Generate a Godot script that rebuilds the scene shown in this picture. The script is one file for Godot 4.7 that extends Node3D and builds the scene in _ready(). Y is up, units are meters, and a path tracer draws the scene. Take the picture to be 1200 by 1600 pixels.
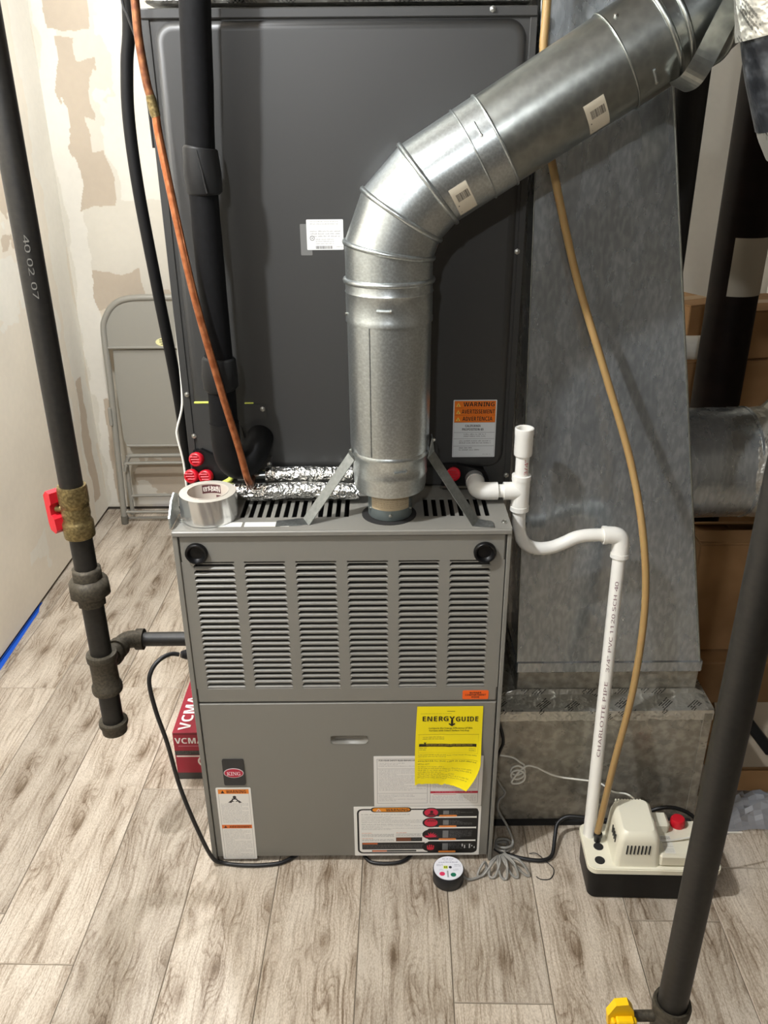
extends Node3D
# A basement furnace with its coil cabinet, flue, ducts, pipes and condensate pump.
# x to the right, y up, the room's depth runs along -z; metres.

const TOP := 0.848       # top of the furnace
const FRONT := -1.40     # front face of the furnace doors
const CAB := -1.60       # front face of the coil cabinet

class MB:
	var v := PackedVector3Array()
	var n := PackedVector3Array()
	var t := PackedVector2Array()
	var ix := PackedInt32Array()

	func tri(a: Vector3, b: Vector3, c: Vector3, na: Vector3, nb: Vector3, nc: Vector3, ua := Vector2(), ub := Vector2(), uc := Vector2()) -> void:
		var g := (b - a).cross(c - a)
		var k := v.size()
		v.append(a); v.append(b); v.append(c)
		n.append(na); n.append(nb); n.append(nc)
		t.append(ua); t.append(ub); t.append(uc)
		if g.dot(na + nb + nc) > 0.0:
			ix.append(k); ix.append(k + 2); ix.append(k + 1)
		else:
			ix.append(k); ix.append(k + 1); ix.append(k + 2)

	func quad(a: Vector3, b: Vector3, c: Vector3, d: Vector3, nn: Vector3, uv := Rect2(0, 0, 1, 1)) -> void:
		# a bottom left, b bottom right, c top right, d top left
		var e := uv.end
		var p := uv.position
		tri(a, b, c, nn, nn, nn, Vector2(p.x, e.y), Vector2(e.x, e.y), Vector2(e.x, p.y))
		tri(a, c, d, nn, nn, nn, Vector2(p.x, e.y), Vector2(e.x, p.y), Vector2(p.x, p.y))

	func face(a: Vector3, b: Vector3, c: Vector3, d: Vector3, out: Vector3) -> void:
		var g := (b - a).cross(c - a)
		if g.length() < 1e-14:
			g = (c - a).cross(d - a)
		var nn := g.normalized()
		if nn.dot(out) < 0.0:
			nn = -nn
		quad(a, b, c, d, nn)

	func box(c: Vector3, s: Vector3, bevel := 0.0) -> void:
		var h := s * 0.5
		var b := minf(bevel, 0.49 * minf(s.x, minf(s.y, s.z)))
		for ax in 3:
			var u := (ax + 1) % 3
			var w := (ax + 2) % 3
			for sg in [-1.0, 1.0]:
				var nn := Vector3()
				nn[ax] = sg
				var q := []
				for k in [[-1, -1], [1, -1], [1, 1], [-1, 1]]:
					var p := Vector3()
					p[ax] = sg * h[ax]
					p[u] = k[0] * (h[u] - b)
					p[w] = k[1] * (h[w] - b)
					q.append(p + c)
				quad(q[0], q[1], q[2], q[3], nn)
		if b <= 0.0:
			return
		for ax in 3:
			var u := (ax + 1) % 3
			var w := (ax + 2) % 3
			for su in [-1.0, 1.0]:
				for sw in [-1.0, 1.0]:
					var q := []
					for k in [[-1, 0], [1, 0], [1, 1], [-1, 1]]:
						var p := Vector3()
						p[ax] = k[0] * (h[ax] - b)
						p[u] = su * (h[u] - (b if k[1] == 1 else 0.0))
						p[w] = sw * (h[w] - (0.0 if k[1] == 1 else b))
						q.append(p + c)
					var nn := Vector3()
					nn[u] = su
					nn[w] = sw
					quad(q[0], q[1], q[2], q[3], nn.normalized())
		for sx in [-1.0, 1.0]:
			for sy in [-1.0, 1.0]:
				for sz in [-1.0, 1.0]:
					var s3 := Vector3(sx, sy, sz)
					var nn := s3.normalized()
					tri(c + s3 * (h - Vector3(0, b, b)), c + s3 * (h - Vector3(b, 0, b)), c + s3 * (h - Vector3(b, b, 0)), nn, nn, nn)

	func rings(rs: Array, closed := true, smooth := true) -> void:
		# rs: arrays of [points, normals]; quads between successive rings
		for i in rs.size() - 1:
			var p: PackedVector3Array = rs[i][0]
			var q: PackedVector3Array = rs[i + 1][0]
			var pn: PackedVector3Array = rs[i][1]
			var qn: PackedVector3Array = rs[i + 1][1]
			var m := p.size()
			for j in (m if closed else m - 1):
				var k := (j + 1) % m
				var u0 := float(j) / m
				var u1 := float(j + 1) / m
				var v0 := float(i) / (rs.size() - 1)
				var v1 := float(i + 1) / (rs.size() - 1)
				tri(p[j], p[k], q[k], pn[j], pn[k], qn[k], Vector2(u0, v0), Vector2(u1, v0), Vector2(u1, v1))
				tri(p[j], q[k], q[j], pn[j], qn[k], qn[j], Vector2(u0, v0), Vector2(u1, v1), Vector2(u0, v1))

	func cap(p: PackedVector3Array, out: Vector3) -> void:
		var c := Vector3()
		for x in p:
			c += x
		c /= p.size()
		for j in p.size():
			var k := (j + 1) % p.size()
			tri(c, p[j], p[k], out, out, out)

	func tube(path: Array, r, seg := 12, caps := true, rough := 0.0, noise: FastNoiseLite = null) -> void:
		# r: a radius or an array of radii
		var rs := []
		var d: Vector3 = (path[1] - path[0]).normalized()
		var up := Vector3.UP if absf(d.y) < 0.9 else Vector3.RIGHT
		var a := d.cross(up).normalized()
		for i in path.size():
			var nd: Vector3 = d
			if i == 0:
				nd = (path[1] - path[0]).normalized()
			elif i == path.size() - 1:
				nd = (path[i] - path[i - 1]).normalized()
			else:
				nd = ((path[i + 1] - path[i]).normalized() + (path[i] - path[i - 1]).normalized()).normalized()
			a = (a - nd * a.dot(nd)).normalized()
			var b := nd.cross(a)
			var ra: float = r[i] if r is Array else r
			var p := PackedVector3Array()
			var nn := PackedVector3Array()
			for j in seg:
				var th := TAU * j / seg
				var o := a * cos(th) + b * sin(th)
				var rr := ra
				if noise:
					rr += rough * noise.get_noise_3dv((path[i] + o * ra) * 100.0)
				p.append(path[i] + o * rr)
				nn.append(o)
			rs.append([p, nn])
			d = nd
		if noise:
			# normals from the crumpled surface itself
			for i in rs.size():
				for j in seg:
					var e1: Vector3 = rs[i][0][(j + 1) % seg] - rs[i][0][(j + seg - 1) % seg]
					var e2: Vector3 = rs[mini(i + 1, rs.size() - 1)][0][j] - rs[maxi(i - 1, 0)][0][j]
					var nn := e1.cross(e2).normalized()
					if nn.dot(rs[i][1][j]) < 0:
						nn = -nn
					rs[i][1][j] = nn
		rings(rs)
		if caps:
			cap(rs[0][0], (path[0] - path[1]).normalized())
			cap(rs[-1][0], (path[-1] - path[-2]).normalized())

	func lathe(prof: Array, xf := Transform3D(), seg := 32, a0 := 0.0, a1 := TAU, caps := true) -> void:
		# prof: Vector2(radius, height) from the bottom up along the outside
		var m := prof.size()
		var sn := []
		for i in m - 1:
			var e: Vector2 = prof[i + 1] - prof[i]
			sn.append(Vector2(e.y, -e.x).normalized())
		for i in m - 1:
			var n0: Vector2 = sn[i]
			var n1: Vector2 = sn[i]
			if i > 0 and sn[i].dot(sn[i - 1]) > 0.7:
				n0 = (sn[i] + sn[i - 1]).normalized()
			if i < m - 2 and sn[i].dot(sn[i + 1]) > 0.7:
				n1 = (sn[i] + sn[i + 1]).normalized()
			for j in seg:
				var t0 := a0 + (a1 - a0) * j / seg
				var t1 := a0 + (a1 - a0) * (j + 1) / seg
				var c0 := Vector3(cos(t0), 0, sin(t0))
				var c1 := Vector3(cos(t1), 0, sin(t1))
				var p0: Vector2 = prof[i]
				var p1: Vector2 = prof[i + 1]
				var A := xf * (c0 * p0.x + Vector3.UP * p0.y)
				var B := xf * (c1 * p0.x + Vector3.UP * p0.y)
				var C := xf * (c1 * p1.x + Vector3.UP * p1.y)
				var D := xf * (c0 * p1.x + Vector3.UP * p1.y)
				var nA := xf.basis * (c0 * n0.x + Vector3.UP * n0.y)
				var nB := xf.basis * (c1 * n0.x + Vector3.UP * n0.y)
				var nC := xf.basis * (c1 * n1.x + Vector3.UP * n1.y)
				var nD := xf.basis * (c0 * n1.x + Vector3.UP * n1.y)
				var u0 := float(j) / seg
				var u1 := float(j + 1) / seg
				var v0 := float(i) / (m - 1)
				var v1 := float(i + 1) / (m - 1)
				if p0.x > 1e-6:
					tri(A, B, C, nA, nB, nC, Vector2(u0, v0), Vector2(u1, v0), Vector2(u1, v1))
				if p1.x > 1e-6:
					tri(A, C, D, nA, nC, nD, Vector2(u0, v0), Vector2(u1, v1), Vector2(u0, v1))

	func extrude(poly: PackedVector2Array, z0: float, z1: float, xf := Transform3D(), smooth := false) -> void:
		var p := poly
		if Geometry2D.is_polygon_clockwise(p):
			p = p.duplicate()
			p.reverse()
		var box2 := Rect2(p[0], Vector2())
		for q in p:
			box2 = box2.expand(q)
		var id := Geometry2D.triangulate_polygon(p)
		for z in [z0, z1]:
			var nn := xf.basis * Vector3(0, 0, 1.0 if z == maxf(z0, z1) else -1.0)
			for k in id.size() / 3:
				var q := []
				var uv := []
				for m in 3:
					var w := p[id[k * 3 + m]]
					q.append(xf * Vector3(w.x, w.y, z))
					uv.append(Vector2((w.x - box2.position.x) / box2.size.x, 1.0 - (w.y - box2.position.y) / box2.size.y))
				tri(q[0], q[1], q[2], nn, nn, nn, uv[0], uv[1], uv[2])
		var m := p.size()
		for j in m:
			var k := (j + 1) % m
			var e := p[k] - p[j]
			var nn := Vector2(e.y, -e.x).normalized()
			var na := nn
			var nb := nn
			if smooth:
				var ep := p[j] - p[(j + m - 1) % m]
				var en := p[(k + 1) % m] - p[k]
				na = (nn + Vector2(ep.y, -ep.x).normalized()).normalized()
				nb = (nn + Vector2(en.y, -en.x).normalized()).normalized()
			var n3a := xf.basis * Vector3(na.x, na.y, 0)
			var n3b := xf.basis * Vector3(nb.x, nb.y, 0)
			var a := xf * Vector3(p[j].x, p[j].y, z0)
			var b := xf * Vector3(p[k].x, p[k].y, z0)
			var c := xf * Vector3(p[k].x, p[k].y, z1)
			var d := xf * Vector3(p[j].x, p[j].y, z1)
			tri(a, b, c, n3a, n3b, n3b)
			tri(a, c, d, n3a, n3b, n3a)

	func mesh() -> ArrayMesh:
		var m := ArrayMesh.new()
		var arr := []
		arr.resize(Mesh.ARRAY_MAX)
		arr[Mesh.ARRAY_VERTEX] = v
		arr[Mesh.ARRAY_NORMAL] = n
		arr[Mesh.ARRAY_TEX_UV] = t
		arr[Mesh.ARRAY_INDEX] = ix
		m.add_surface_from_arrays(Mesh.PRIMITIVE_TRIANGLES, arr)
		return m


# ---------------------------------------------------------------- small helpers
func V(x: float, y: float, d: float) -> Vector3:
	return Vector3(x, y, -d)

func rgb(r: int, g: int, b: int, a := 1.0) -> Color:
	return Color(r / 255.0, g / 255.0, b / 255.0, a)

func part(parent: Node, called: String, mb: MB, m: Material, label := "") -> MeshInstance3D:
	var o := MeshInstance3D.new()
	o.name = called
	o.mesh = mb.mesh()
	o.material_override = null
	o.mesh.surface_set_material(0, m)
	parent.add_child(o, true)
	if label:
		o.set_meta("label", label)
	return o

func thing(called: String, label: String, category: String, at := Vector3.ZERO, group := "") -> Node3D:
	var o := Node3D.new()
	o.name = called
	o.position = at
	add_child(o, true)
	o.set_meta("label", label)
	o.set_meta("category", category)
	if group:
		o.set_meta("group", group)
	return o

func single(called: String, label: String, category: String, mb: MB, m: Material, group := "") -> MeshInstance3D:
	var o := part(self, called, mb, m, label)
	o.set_meta("category", category)
	if group:
		o.set_meta("group", group)
	return o

func struct(called: String, mb: MB, m: Material, label: String, category: String) -> MeshInstance3D:
	var o := part(self, called, mb, m, label)
	o.set_meta("kind", "structure")
	o.set_meta("category", category)
	return o

func smoothed(pts: Array, per := 6) -> Array:
	var out := []
	for i in pts.size() - 1:
		var p0: Vector3 = pts[maxi(i - 1, 0)]
		var p1: Vector3 = pts[i]
		var p2: Vector3 = pts[i + 1]
		var p3: Vector3 = pts[mini(i + 2, pts.size() - 1)]
		for k in per:
			out.append(p1.cubic_interpolate(p2, p0, p3, float(k) / per))
	out.append(pts[-1])
	return out

func rrect(w: float, h: float, r: float, c := Vector2(), seg := 5) -> PackedVector2Array:
	var p := PackedVector2Array()
	for k in 4:
		var cc := c + Vector2((w / 2 - r) * (1 if k in [0, 3] else -1), (h / 2 - r) * (1 if k < 2 else -1))
		for j in seg + 1:
			var a := PI / 2 * k + PI / 2 * j / seg
			p.append(cc + Vector2(cos(a), sin(a)) * r)
	return p

func ellipse(c: Vector2, a: float, b: float, seg := 28) -> PackedVector2Array:
	var p := PackedVector2Array()
	for j in seg:
		p.append(c + Vector2(cos(TAU * j / seg) * a, sin(TAU * j / seg) * b))
	return p

func turned(axis_dir: Vector3, at: Vector3) -> Transform3D:
	# a transform whose y axis points along axis_dir
	var y := axis_dir.normalized()
	var x := y.cross(Vector3.FORWARD)
	if x.length() < 0.05:
		x = y.cross(Vector3.RIGHT)
	x = x.normalized()
	return Transform3D(Basis(x, y, x.cross(y)), at)

# ---------------------------------------------------------------- textures
func noise_of(sd: int, freq: float, oct := 3, kind := FastNoiseLite.TYPE_SIMPLEX_SMOOTH) -> FastNoiseLite:
	var f := FastNoiseLite.new()
	f.seed = sd
	f.noise_type = kind
	f.frequency = freq
	f.fractal_octaves = oct
	return f

func gray(sd: int, w: int, h: int, freq: float, oct := 3, W := 0, H := 0, kind := FastNoiseLite.TYPE_SIMPLEX_SMOOTH) -> PackedByteArray:
	var f := noise_of(sd, freq, oct, kind)
	var im: Image = f.get_seamless_image(w, h)
	im.convert(Image.FORMAT_L8)
	if W > 0:
		im.resize(W, H, Image.INTERPOLATE_CUBIC)
	return im.get_data()

func tone_tex(sd: int, freq: float, size: int, oct: int, c0: Color, c1: Color, lo := 0.0, hi := 1.0, kind := FastNoiseLite.TYPE_SIMPLEX_SMOOTH) -> ImageTexture:
	var g := gray(sd, size, size, freq, oct, 0, 0, kind)
	var lut := []
	for i in 256:
		var k := smoothstep(lo, hi, i / 255.0)
		var c := c0.lerp(c1, k)
		lut.append([int(c.r * 255), int(c.g * 255), int(c.b * 255)])
	var d := PackedByteArray()
	d.resize(size * size * 3)
	for i in size * size:
		var e: Array = lut[g[i]]
		d[i * 3] = e[0]
		d[i * 3 + 1] = e[1]
		d[i * 3 + 2] = e[2]
	var im := Image.create_from_data(size, size, false, Image.FORMAT_RGB8, d)
	return ImageTexture.create_from_image(im)

func mat(c: Color, rough := 0.6, metal := 0.0, spec := 0.5) -> StandardMaterial3D:
	var m := StandardMaterial3D.new()
	m.albedo_color = c
	m.roughness = rough
	m.metallic = metal
	m.metallic_specular = spec
	return m

func tri_mat(c: Color, rough: float, metal: float, albedo: Texture2D, scale: float, rough_tex: Texture2D = null, bump: Texture2D = null, bump_cm := 0.0) -> StandardMaterial3D:
	var m := mat(c, rough, metal)
	m.uv1_triplanar = true
	m.uv1_scale = Vector3.ONE * scale
	if albedo:
		m.albedo_texture = albedo
	if rough_tex:
		m.roughness_texture = rough_tex
	if bump:
		m.heightmap_enabled = true
		m.heightmap_texture = bump
		m.heightmap_scale = bump_cm
	return m

func wood_tex(sd: int) -> ImageTexture:
	# one weathered laminate board, 0.19 m by 0.914 m
	var W := 256
	var H := 1216
	var warp := gray(sd, 48, 64, 0.035, 3, W, H)
	var streak := gray(sd + 1, 256, 40, 0.09, 3, W, H)
	var fine := gray(sd + 2, 256, 152, 0.28, 2, W, H)
	var ridge := gray(sd + 6, 128, 40, 0.05, 2, W, H)
	var blotch := gray(sd + 3, 64, 96, 0.03, 2, W, H)
	var fleck := gray(sd + 4, 256, 608, 0.2, 2, W, H)
	var rng := RandomNumberGenerator.new()
	rng.seed = sd
	var knots := []
	for k in 3:
		knots.append([rng.randf_range(0.03, 0.16), rng.randf_range(0.06, 0.86), rng.randf_range(0.6, 1.0)])
	var d := PackedByteArray()
	d.resize(W * H * 3)
	var slope := rng.randf_range(-2.0, 2.0)
	var pos := 0
	for y in H:
		var ym := 0.914 * y / H
		for x in W:
			var xm := 0.19 * x / W
			var i := y * W + x
			var r := xm * 52.0 + (warp[i] - 128) * 0.026 + ym * slope
			var kd := 0.0
			for k in knots:
				var dx: float = xm - k[0]
				var dy: float = ym - k[1]
				var q: float = dx * dx * 1400.0 + dy * dy * 260.0
				if q < 5.0:
					var e: float = exp(-q) * k[2]
					r += 3.2 * e
					kd = maxf(kd, exp(-q * 5.0) * k[2])
			var f := r - floorf(r)
			var line := clampf((f - 0.55) * 2.4, 0.0, 1.0) if f < 0.95 else (1.0 - f) * 20.0
			var xi := clampi(x + (warp[i] - 128) / 7, 0, W - 1)
			var s := (streak[y * W + xi] - 128) / 128.0
			var g := (fine[i] - 128) / 128.0
			var bl := (blotch[i] - 128) / 128.0
			var rg := (ridge[y * W + xi] - 128) / 128.0
			var crack := clampf(1.0 - absf(rg) * 9.0, 0.0, 1.0) * clampf(bl * 1.6 + 0.45, 0.0, 1.0)
			var dark := line * (0.10 + 0.30 * clampf(bl + 0.25, 0.0, 1.0)) + crack * 0.34 + s * 0.17 + clampf(s - 0.25, 0.0, 1.0) * 0.42 + clampf(g - 0.2, 0.0, 1.0) * 0.45 + bl * 0.20 + kd * 0.65
			dark += (fleck[i] - 128) / 128.0 * 0.22
			dark = clampf(dark + 0.04, -0.2, 0.92)
			d[pos] = clampi(int(206 - dark * 98), 0, 255)
			d[pos + 1] = clampi(int(193 - dark * 104), 0, 255)
			d[pos + 2] = clampi(int(175 - dark * 106), 0, 255)
			pos += 3
	return ImageTexture.create_from_image(Image.create_from_data(W, H, false, Image.FORMAT_RGB8, d))

func wall_tex(sd: int, wm: float, hm: float, base: Color, patches: Array, px := 300.0) -> ImageTexture:
	# drywall: patches are [left, bottom, right, top, colour, raggedness] in metres
	var W := int(wm * px)
	var H := int(hm * px)
	var im := Image.create(W, H, false, Image.FORMAT_RGB8)
	im.fill(base)
	var a := noise_of(sd, 0.03, 4)
	var b := noise_of(sd + 7, 0.03, 4)
	var soft := noise_of(sd + 9, 0.006, 2)
	for p in patches:
		var rag: float = p[5] * px
		var x0 := maxi(0, int(p[0] * px - rag))
		var x1 := mini(W - 1, int(p[2] * px + rag))
		var y0 := maxi(0, int(H - p[3] * px - rag))
		var y1 := mini(H - 1, int(H - p[1] * px + rag))
		for y in range(y0, y1 + 1):
			for x in range(x0, x1 + 1):
				var jx := x + a.get_noise_2d(x * 0.6, y * 0.35) * rag * 2.0
				var jy := y + b.get_noise_2d(x * 0.35, y * 0.6) * rag * 2.0
				var mx := jx / px
				var my := (H - jy) / px
				if mx >= p[0] and mx <= p[2] and my >= p[1] and my <= p[3]:
					im.set_pixel(x, y, p[4])
	var out := Image.create(W, H, false, Image.FORMAT_RGB8)
	for y in H:
		for x in W:
			var k := 1.0 + soft.get_noise_2d(x, y) * 0.04 + a.get_noise_2d(x * 3.0, y * 3.0) * 0.012
			var c := im.get_pixel(x, y)
			out.set_pixel(x, y, Color(c.r * k, c.g * k, c.b * k))
	return ImageTexture.create_from_image(out)

# ---------------------------------------------------------------- print on labels
func sheet(w: int, h: int, c: Color) -> Image:
	var im := Image.create(w, h, false, Image.FORMAT_RGB8)
	im.fill(c)
	return im

func rect(im: Image, x0: float, y0: float, x1: float, y1: float, c: Color) -> void:
	im.fill_rect(Rect2i(int(x0), int(y0), int(x1 - x0), int(y1 - y0)), c)

func frame(im: Image, x0: int, y0: int, x1: int, y1: int, th: int, c: Color) -> void:
	rect(im, x0, y0, x1, y0 + th, c)
	rect(im, x0, y1 - th, x1, y1, c)
	rect(im, x0, y0, x0 + th, y1, c)
	rect(im, x1 - th, y0, x1, y1, c)

func rround(im: Image, x0: float, y0: float, x1: float, y1: float, r: float, c: Color) -> void:
	for y in range(int(y0), int(y1)):
		for x in range(int(x0), int(x1)):
			var dx := maxf(maxf(x0 + r - x, x - (x1 - 1 - r)), 0.0)
			var dy := maxf(maxf(y0 + r - y, y - (y1 - 1 - r)), 0.0)
			if dx * dx + dy * dy <= r * r and x >= 0 and y >= 0 and x < im.get_width() and y < im.get_height():
				im.set_pixel(x, y, c)

func oval(im: Image, cx: float, cy: float, rx: float, ry: float, c: Color) -> void:
	for y in range(int(cy - ry), int(cy + ry) + 1):
		for x in range(int(cx - rx), int(cx + rx) + 1):
			var q := Vector2((x - cx) / rx, (y - cy) / ry)
			if q.length_squared() <= 1.0 and x >= 0 and y >= 0 and x < im.get_width() and y < im.get_height():
				im.set_pixel(x, y, c)

func wedge(im: Image, a: Vector2, b: Vector2, c: Vector2, col: Color) -> void:
	var lo := a.min(b).min(c)
	var hi := a.max(b).max(c)
	for y in range(int(lo.y), int(hi.y) + 1):
		for x in range(int(lo.x), int(hi.x) + 1):
			if x >= 0 and y >= 0 and x < im.get_width() and y < im.get_height() and Geometry2D.point_is_inside_triangle(Vector2(x, y), a, b, c):
				im.set_pixel(x, y, col)

func micro(im: Image, x0: int, y0: int, x1: int, y1: int, lh: int, c: Color, rng: RandomNumberGenerator, fill := 0.85) -> void:
	# lines of print too small to read
	var y := y0
	while y + lh <= y1:
		var x := x0
		var stop := x0 + int((x1 - x0) * (1.0 if rng.randf() < fill else rng.randf_range(0.3, 0.8)))
		while x < stop:
			for k in rng.randi_range(3, 9):
				if x >= stop:
					break
				var top := rng.randi_range(0, maxi(1, lh / 4))
				var hh := maxi(1, int(lh * 0.6) - top)
				rect(im, x, y + top, x + maxi(1, lh / 5), y + top + hh, c.lerp(Color.WHITE, rng.randf_range(0.0, 0.25)))
				x += maxi(2, int(lh * 0.38))
			x += maxi(2, lh / 3)
		y += lh

func bars(im: Image, x0: int, y0: int, x1: int, y1: int, c: Color, rng: RandomNumberGenerator, upright := true) -> void:
	var p := x0 if upright else y0
	var e := x1 if upright else y1
	while p < e:
		var w := rng.randi_range(1, 3)
		if upright:
			rect(im, p, y0, mini(p + w, e), y1, c)
		else:
			rect(im, x0, p, x1, mini(p + w, e), c)
		p += w + rng.randi_range(1, 3)

func paper(im: Image, rough := 0.45) -> StandardMaterial3D:
	var m := mat(Color.WHITE, rough)
	m.albedo_texture = ImageTexture.create_from_image(im)
	return m

func plate(parent: Node, called: String, x0: float, y0: float, x1: float, y1: float, z: float, th: float, m: Material, label := "", r := 0.0015) -> MeshInstance3D:
	# a thin sheet on an upright surface, its front at z + th
	var b := MB.new()
	b.extrude(rrect(x1 - x0, y1 - y0, minf(r, 0.45 * minf(x1 - x0, y1 - y0)), Vector2(), 3), 0.0, th)
	var o := part(parent, called, b, m, label)
	o.position = Vector3((x0 + x1) / 2, (y0 + y1) / 2, z)
	return o

var fonts := {}
func font_of(kind: String) -> SystemFont:
	if not fonts.has(kind):
		var f := SystemFont.new()
		f.font_names = PackedStringArray(["Droid Serif" if kind.begins_with("serif") else "Droid Sans"])
		f.font_weight = 700 if kind.ends_with("bold") else 400
		fonts[kind] = f
	return fonts[kind]

func lettering(parent: Node, items: Array, m: Material, called := "lettering") -> MeshInstance3D:
	# items: [text, transform of its middle (x along the line, z out), width, height, font]
	var st := SurfaceTool.new()
	st.begin(Mesh.PRIMITIVE_TRIANGLES)
	for it in items:
		var tm := TextMesh.new()
		tm.text = it[0]
		tm.font = font_of(it[4] if it.size() > 4 else "bold")
		tm.font_size = 24
		tm.curve_step = 3.0
		tm.depth = 0.0
		tm.pixel_size = 0.01
		var bb := tm.get_aabb()
		var s := Vector3(it[2] / bb.size.x, it[3] / bb.size.y, 1.0)
		var own := Transform3D(Basis.from_scale(s), -(bb.position + bb.size / 2) * s)
		st.append_from(tm, 0, it[1] * own)
	var o := MeshInstance3D.new()
	o.name = called
	o.mesh = st.commit()
	o.mesh.surface_set_material(0, m)
	parent.add_child(o, true)
	return o

func at(x: float, y: float, z: float) -> Transform3D:
	return Transform3D(Basis(), Vector3(x, y, z))

func screw(parent: Node, p: Vector3, dir: Vector3, m: Material, r := 0.005, called := "screw") -> void:
	var b := MB.new()
	b.lathe([Vector2(r * 1.5, 0), Vector2(r * 1.5, r * 0.3), Vector2(r, r * 0.4), Vector2(r, r * 1.1), Vector2(r * 0.6, r * 1.3), Vector2(0, r * 1.3)], turned(dir, p), 6)
	part(parent, called, b, m)

var M := {}

func make_materials() -> void:
	var spangle := tone_tex(11, 0.06, 256, 2, rgb(192, 195, 194), rgb(222, 225, 224), 0.1, 0.9, FastNoiseLite.TYPE_CELLULAR)
	var gr := tone_tex(12, 0.03, 256, 4, rgb(62, 62, 62), rgb(98, 98, 98))
	var ripple := tone_tex(13, 0.012, 256, 2, Color.BLACK, Color.WHITE)
	M.galv = tri_mat(rgb(240, 244, 245), 0.31, 0.93, spangle, 14.0)
	M.galv_smooth = tri_mat(rgb(205, 207, 203), 0.34, 1.0, spangle, 4.0)
	var blot := tone_tex(21, 0.05, 512, 5, rgb(172, 176, 178), rgb(200, 203, 204), 0.2, 0.9)
	var gr2 := tone_tex(22, 0.02, 256, 5, rgb(54, 54, 54), rgb(84, 84, 84), 0.2, 0.8)
	M.duct = tri_mat(rgb(232, 235, 237), 1.0, 0.76, blot, 1.0, gr2)
	M.duct.uv1_scale = Vector3(3.2, 1.2, 3.2)
	var blot2 := tone_tex(25, 0.03, 512, 5, rgb(138, 135, 128), rgb(172, 168, 160), 0.2, 0.85)
	M.boot = tri_mat(rgb(250, 248, 240), 1.0, 0.38, blot2, 2.2, gr)
	var crumple := tone_tex(31, 0.05, 256, 4, Color.BLACK, Color.WHITE, 0.1, 0.9, FastNoiseLite.TYPE_CELLULAR)
	M.foil = tri_mat(rgb(232, 232, 228), 0.24, 1.0, null, 7.0, null, crumple, 0.5)
	M.strap = tri_mat(rgb(176, 178, 176), 0.42, 0.9, spangle, 9.0)
	M.tape_foil = mat(rgb(232, 232, 230), 0.27, 0.92)
	var iron_t := tone_tex(41, 0.05, 256, 4, rgb(19, 18, 16), rgb(36, 34, 30))
	M.iron = tri_mat(rgb(235, 232, 226), 0.5, 0.0, iron_t, 6.0)
	var mall_t := tone_tex(42, 0.07, 256, 4, rgb(60, 56, 48), rgb(100, 94, 82))
	M.malleable = tri_mat(rgb(225, 222, 215), 0.6, 0.35, mall_t, 8.0, null, mall_t, 0.05)
	var brass_t := tone_tex(43, 0.06, 256, 4, rgb(98, 84, 54), rgb(168, 150, 104))
	M.brass = tri_mat(Color.WHITE, 0.42, 0.8, brass_t, 9.0)
	M.paint = mat(rgb(123, 121, 114), 0.42)
	M.paint_dark = mat(rgb(54, 54, 53), 0.42)
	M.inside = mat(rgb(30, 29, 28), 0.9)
	M.black = mat(rgb(24, 24, 25), 0.45)
	M.rubber = mat(rgb(9, 9, 10), 0.6, 0.0, 0.35)
	var foam_t := tone_tex(44, 0.08, 128, 3, rgb(8, 8, 9), rgb(14, 14, 16))
	M.foam = tri_mat(Color.WHITE, 0.75, 0.0, foam_t, 6.0)
	M.foam.metallic_specular = 0.3
	M.foam_tape = mat(rgb(30, 30, 30), 0.5, 0.0, 0.35)
	var cop_t := tone_tex(45, 0.04, 128, 3, rgb(160, 92, 56), rgb(206, 134, 92))
	M.copper = tri_mat(Color.WHITE, 0.36, 0.85, cop_t, 9.0)
	var cop2 := tone_tex(46, 0.05, 128, 3, rgb(104, 62, 44), rgb(158, 108, 70))
	M.copper_dull = tri_mat(Color.WHITE, 0.5, 0.7, cop2, 9.0)
	M.pvc = mat(rgb(236, 234, 226), 0.28)
	M.print_dark = mat(rgb(60, 48, 52), 0.6)
	M.ink = mat(rgb(22, 20, 20), 0.6)
	M.white = mat(rgb(236, 235, 230), 0.5)
	M.wire_white = mat(rgb(226, 224, 214), 0.45)
	M.wire_grey = mat(rgb(140, 138, 132), 0.45)
	M.hose = mat(rgb(160, 131, 84), 0.35)
	M.hose.subsurf_scatter_enabled = true
	M.hose.subsurf_scatter_strength = 0.15
	M.cream = mat(rgb(232, 228, 208), 0.35)
	M.red = mat(rgb(200, 22, 40), 0.4)
	M.yellow = mat(rgb(236, 190, 10), 0.4)
	M.gasket = mat(rgb(205, 214, 96), 0.7)
	M.chair = mat(rgb(142, 139, 129), 0.4, 0.1)
	var card_t := tone_tex(51, 0.012, 256, 3, rgb(150, 114, 74), rgb(172, 134, 92))
	M.card = tri_mat(Color.WHITE, 0.8, 0.0, card_t, 2.0)
	M.card_edge = mat(rgb(196, 160, 114), 0.85)
	var stack_t := tone_tex(52, 0.03, 128, 3, rgb(20, 14, 11), rgb(30, 21, 17))
	M.stack = tri_mat(Color.WHITE, 0.5, 0.0, stack_t, 4.0)
	M.stack.metallic_specular = 0.25
	M.black_post = mat(rgb(16, 15, 14), 0.6)
	M.screw = mat(rgb(190, 190, 184), 0.35, 1.0)
	M.plastic_dark = mat(rgb(12, 12, 13), 0.4, 0.0, 0.4)
	M.kraft = mat(rgb(196, 188, 166), 0.7)
	M.blue_tape = mat(rgb(20, 86, 196), 0.6)
	var film_t := tone_tex(61, 0.02, 256, 4, rgb(40, 42, 46), rgb(120, 124, 128), 0.3, 0.9)
	M.film_dark = tri_mat(Color.WHITE, 0.3, 0.6, film_t, 4.0, null, crumple, 0.15)
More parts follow.
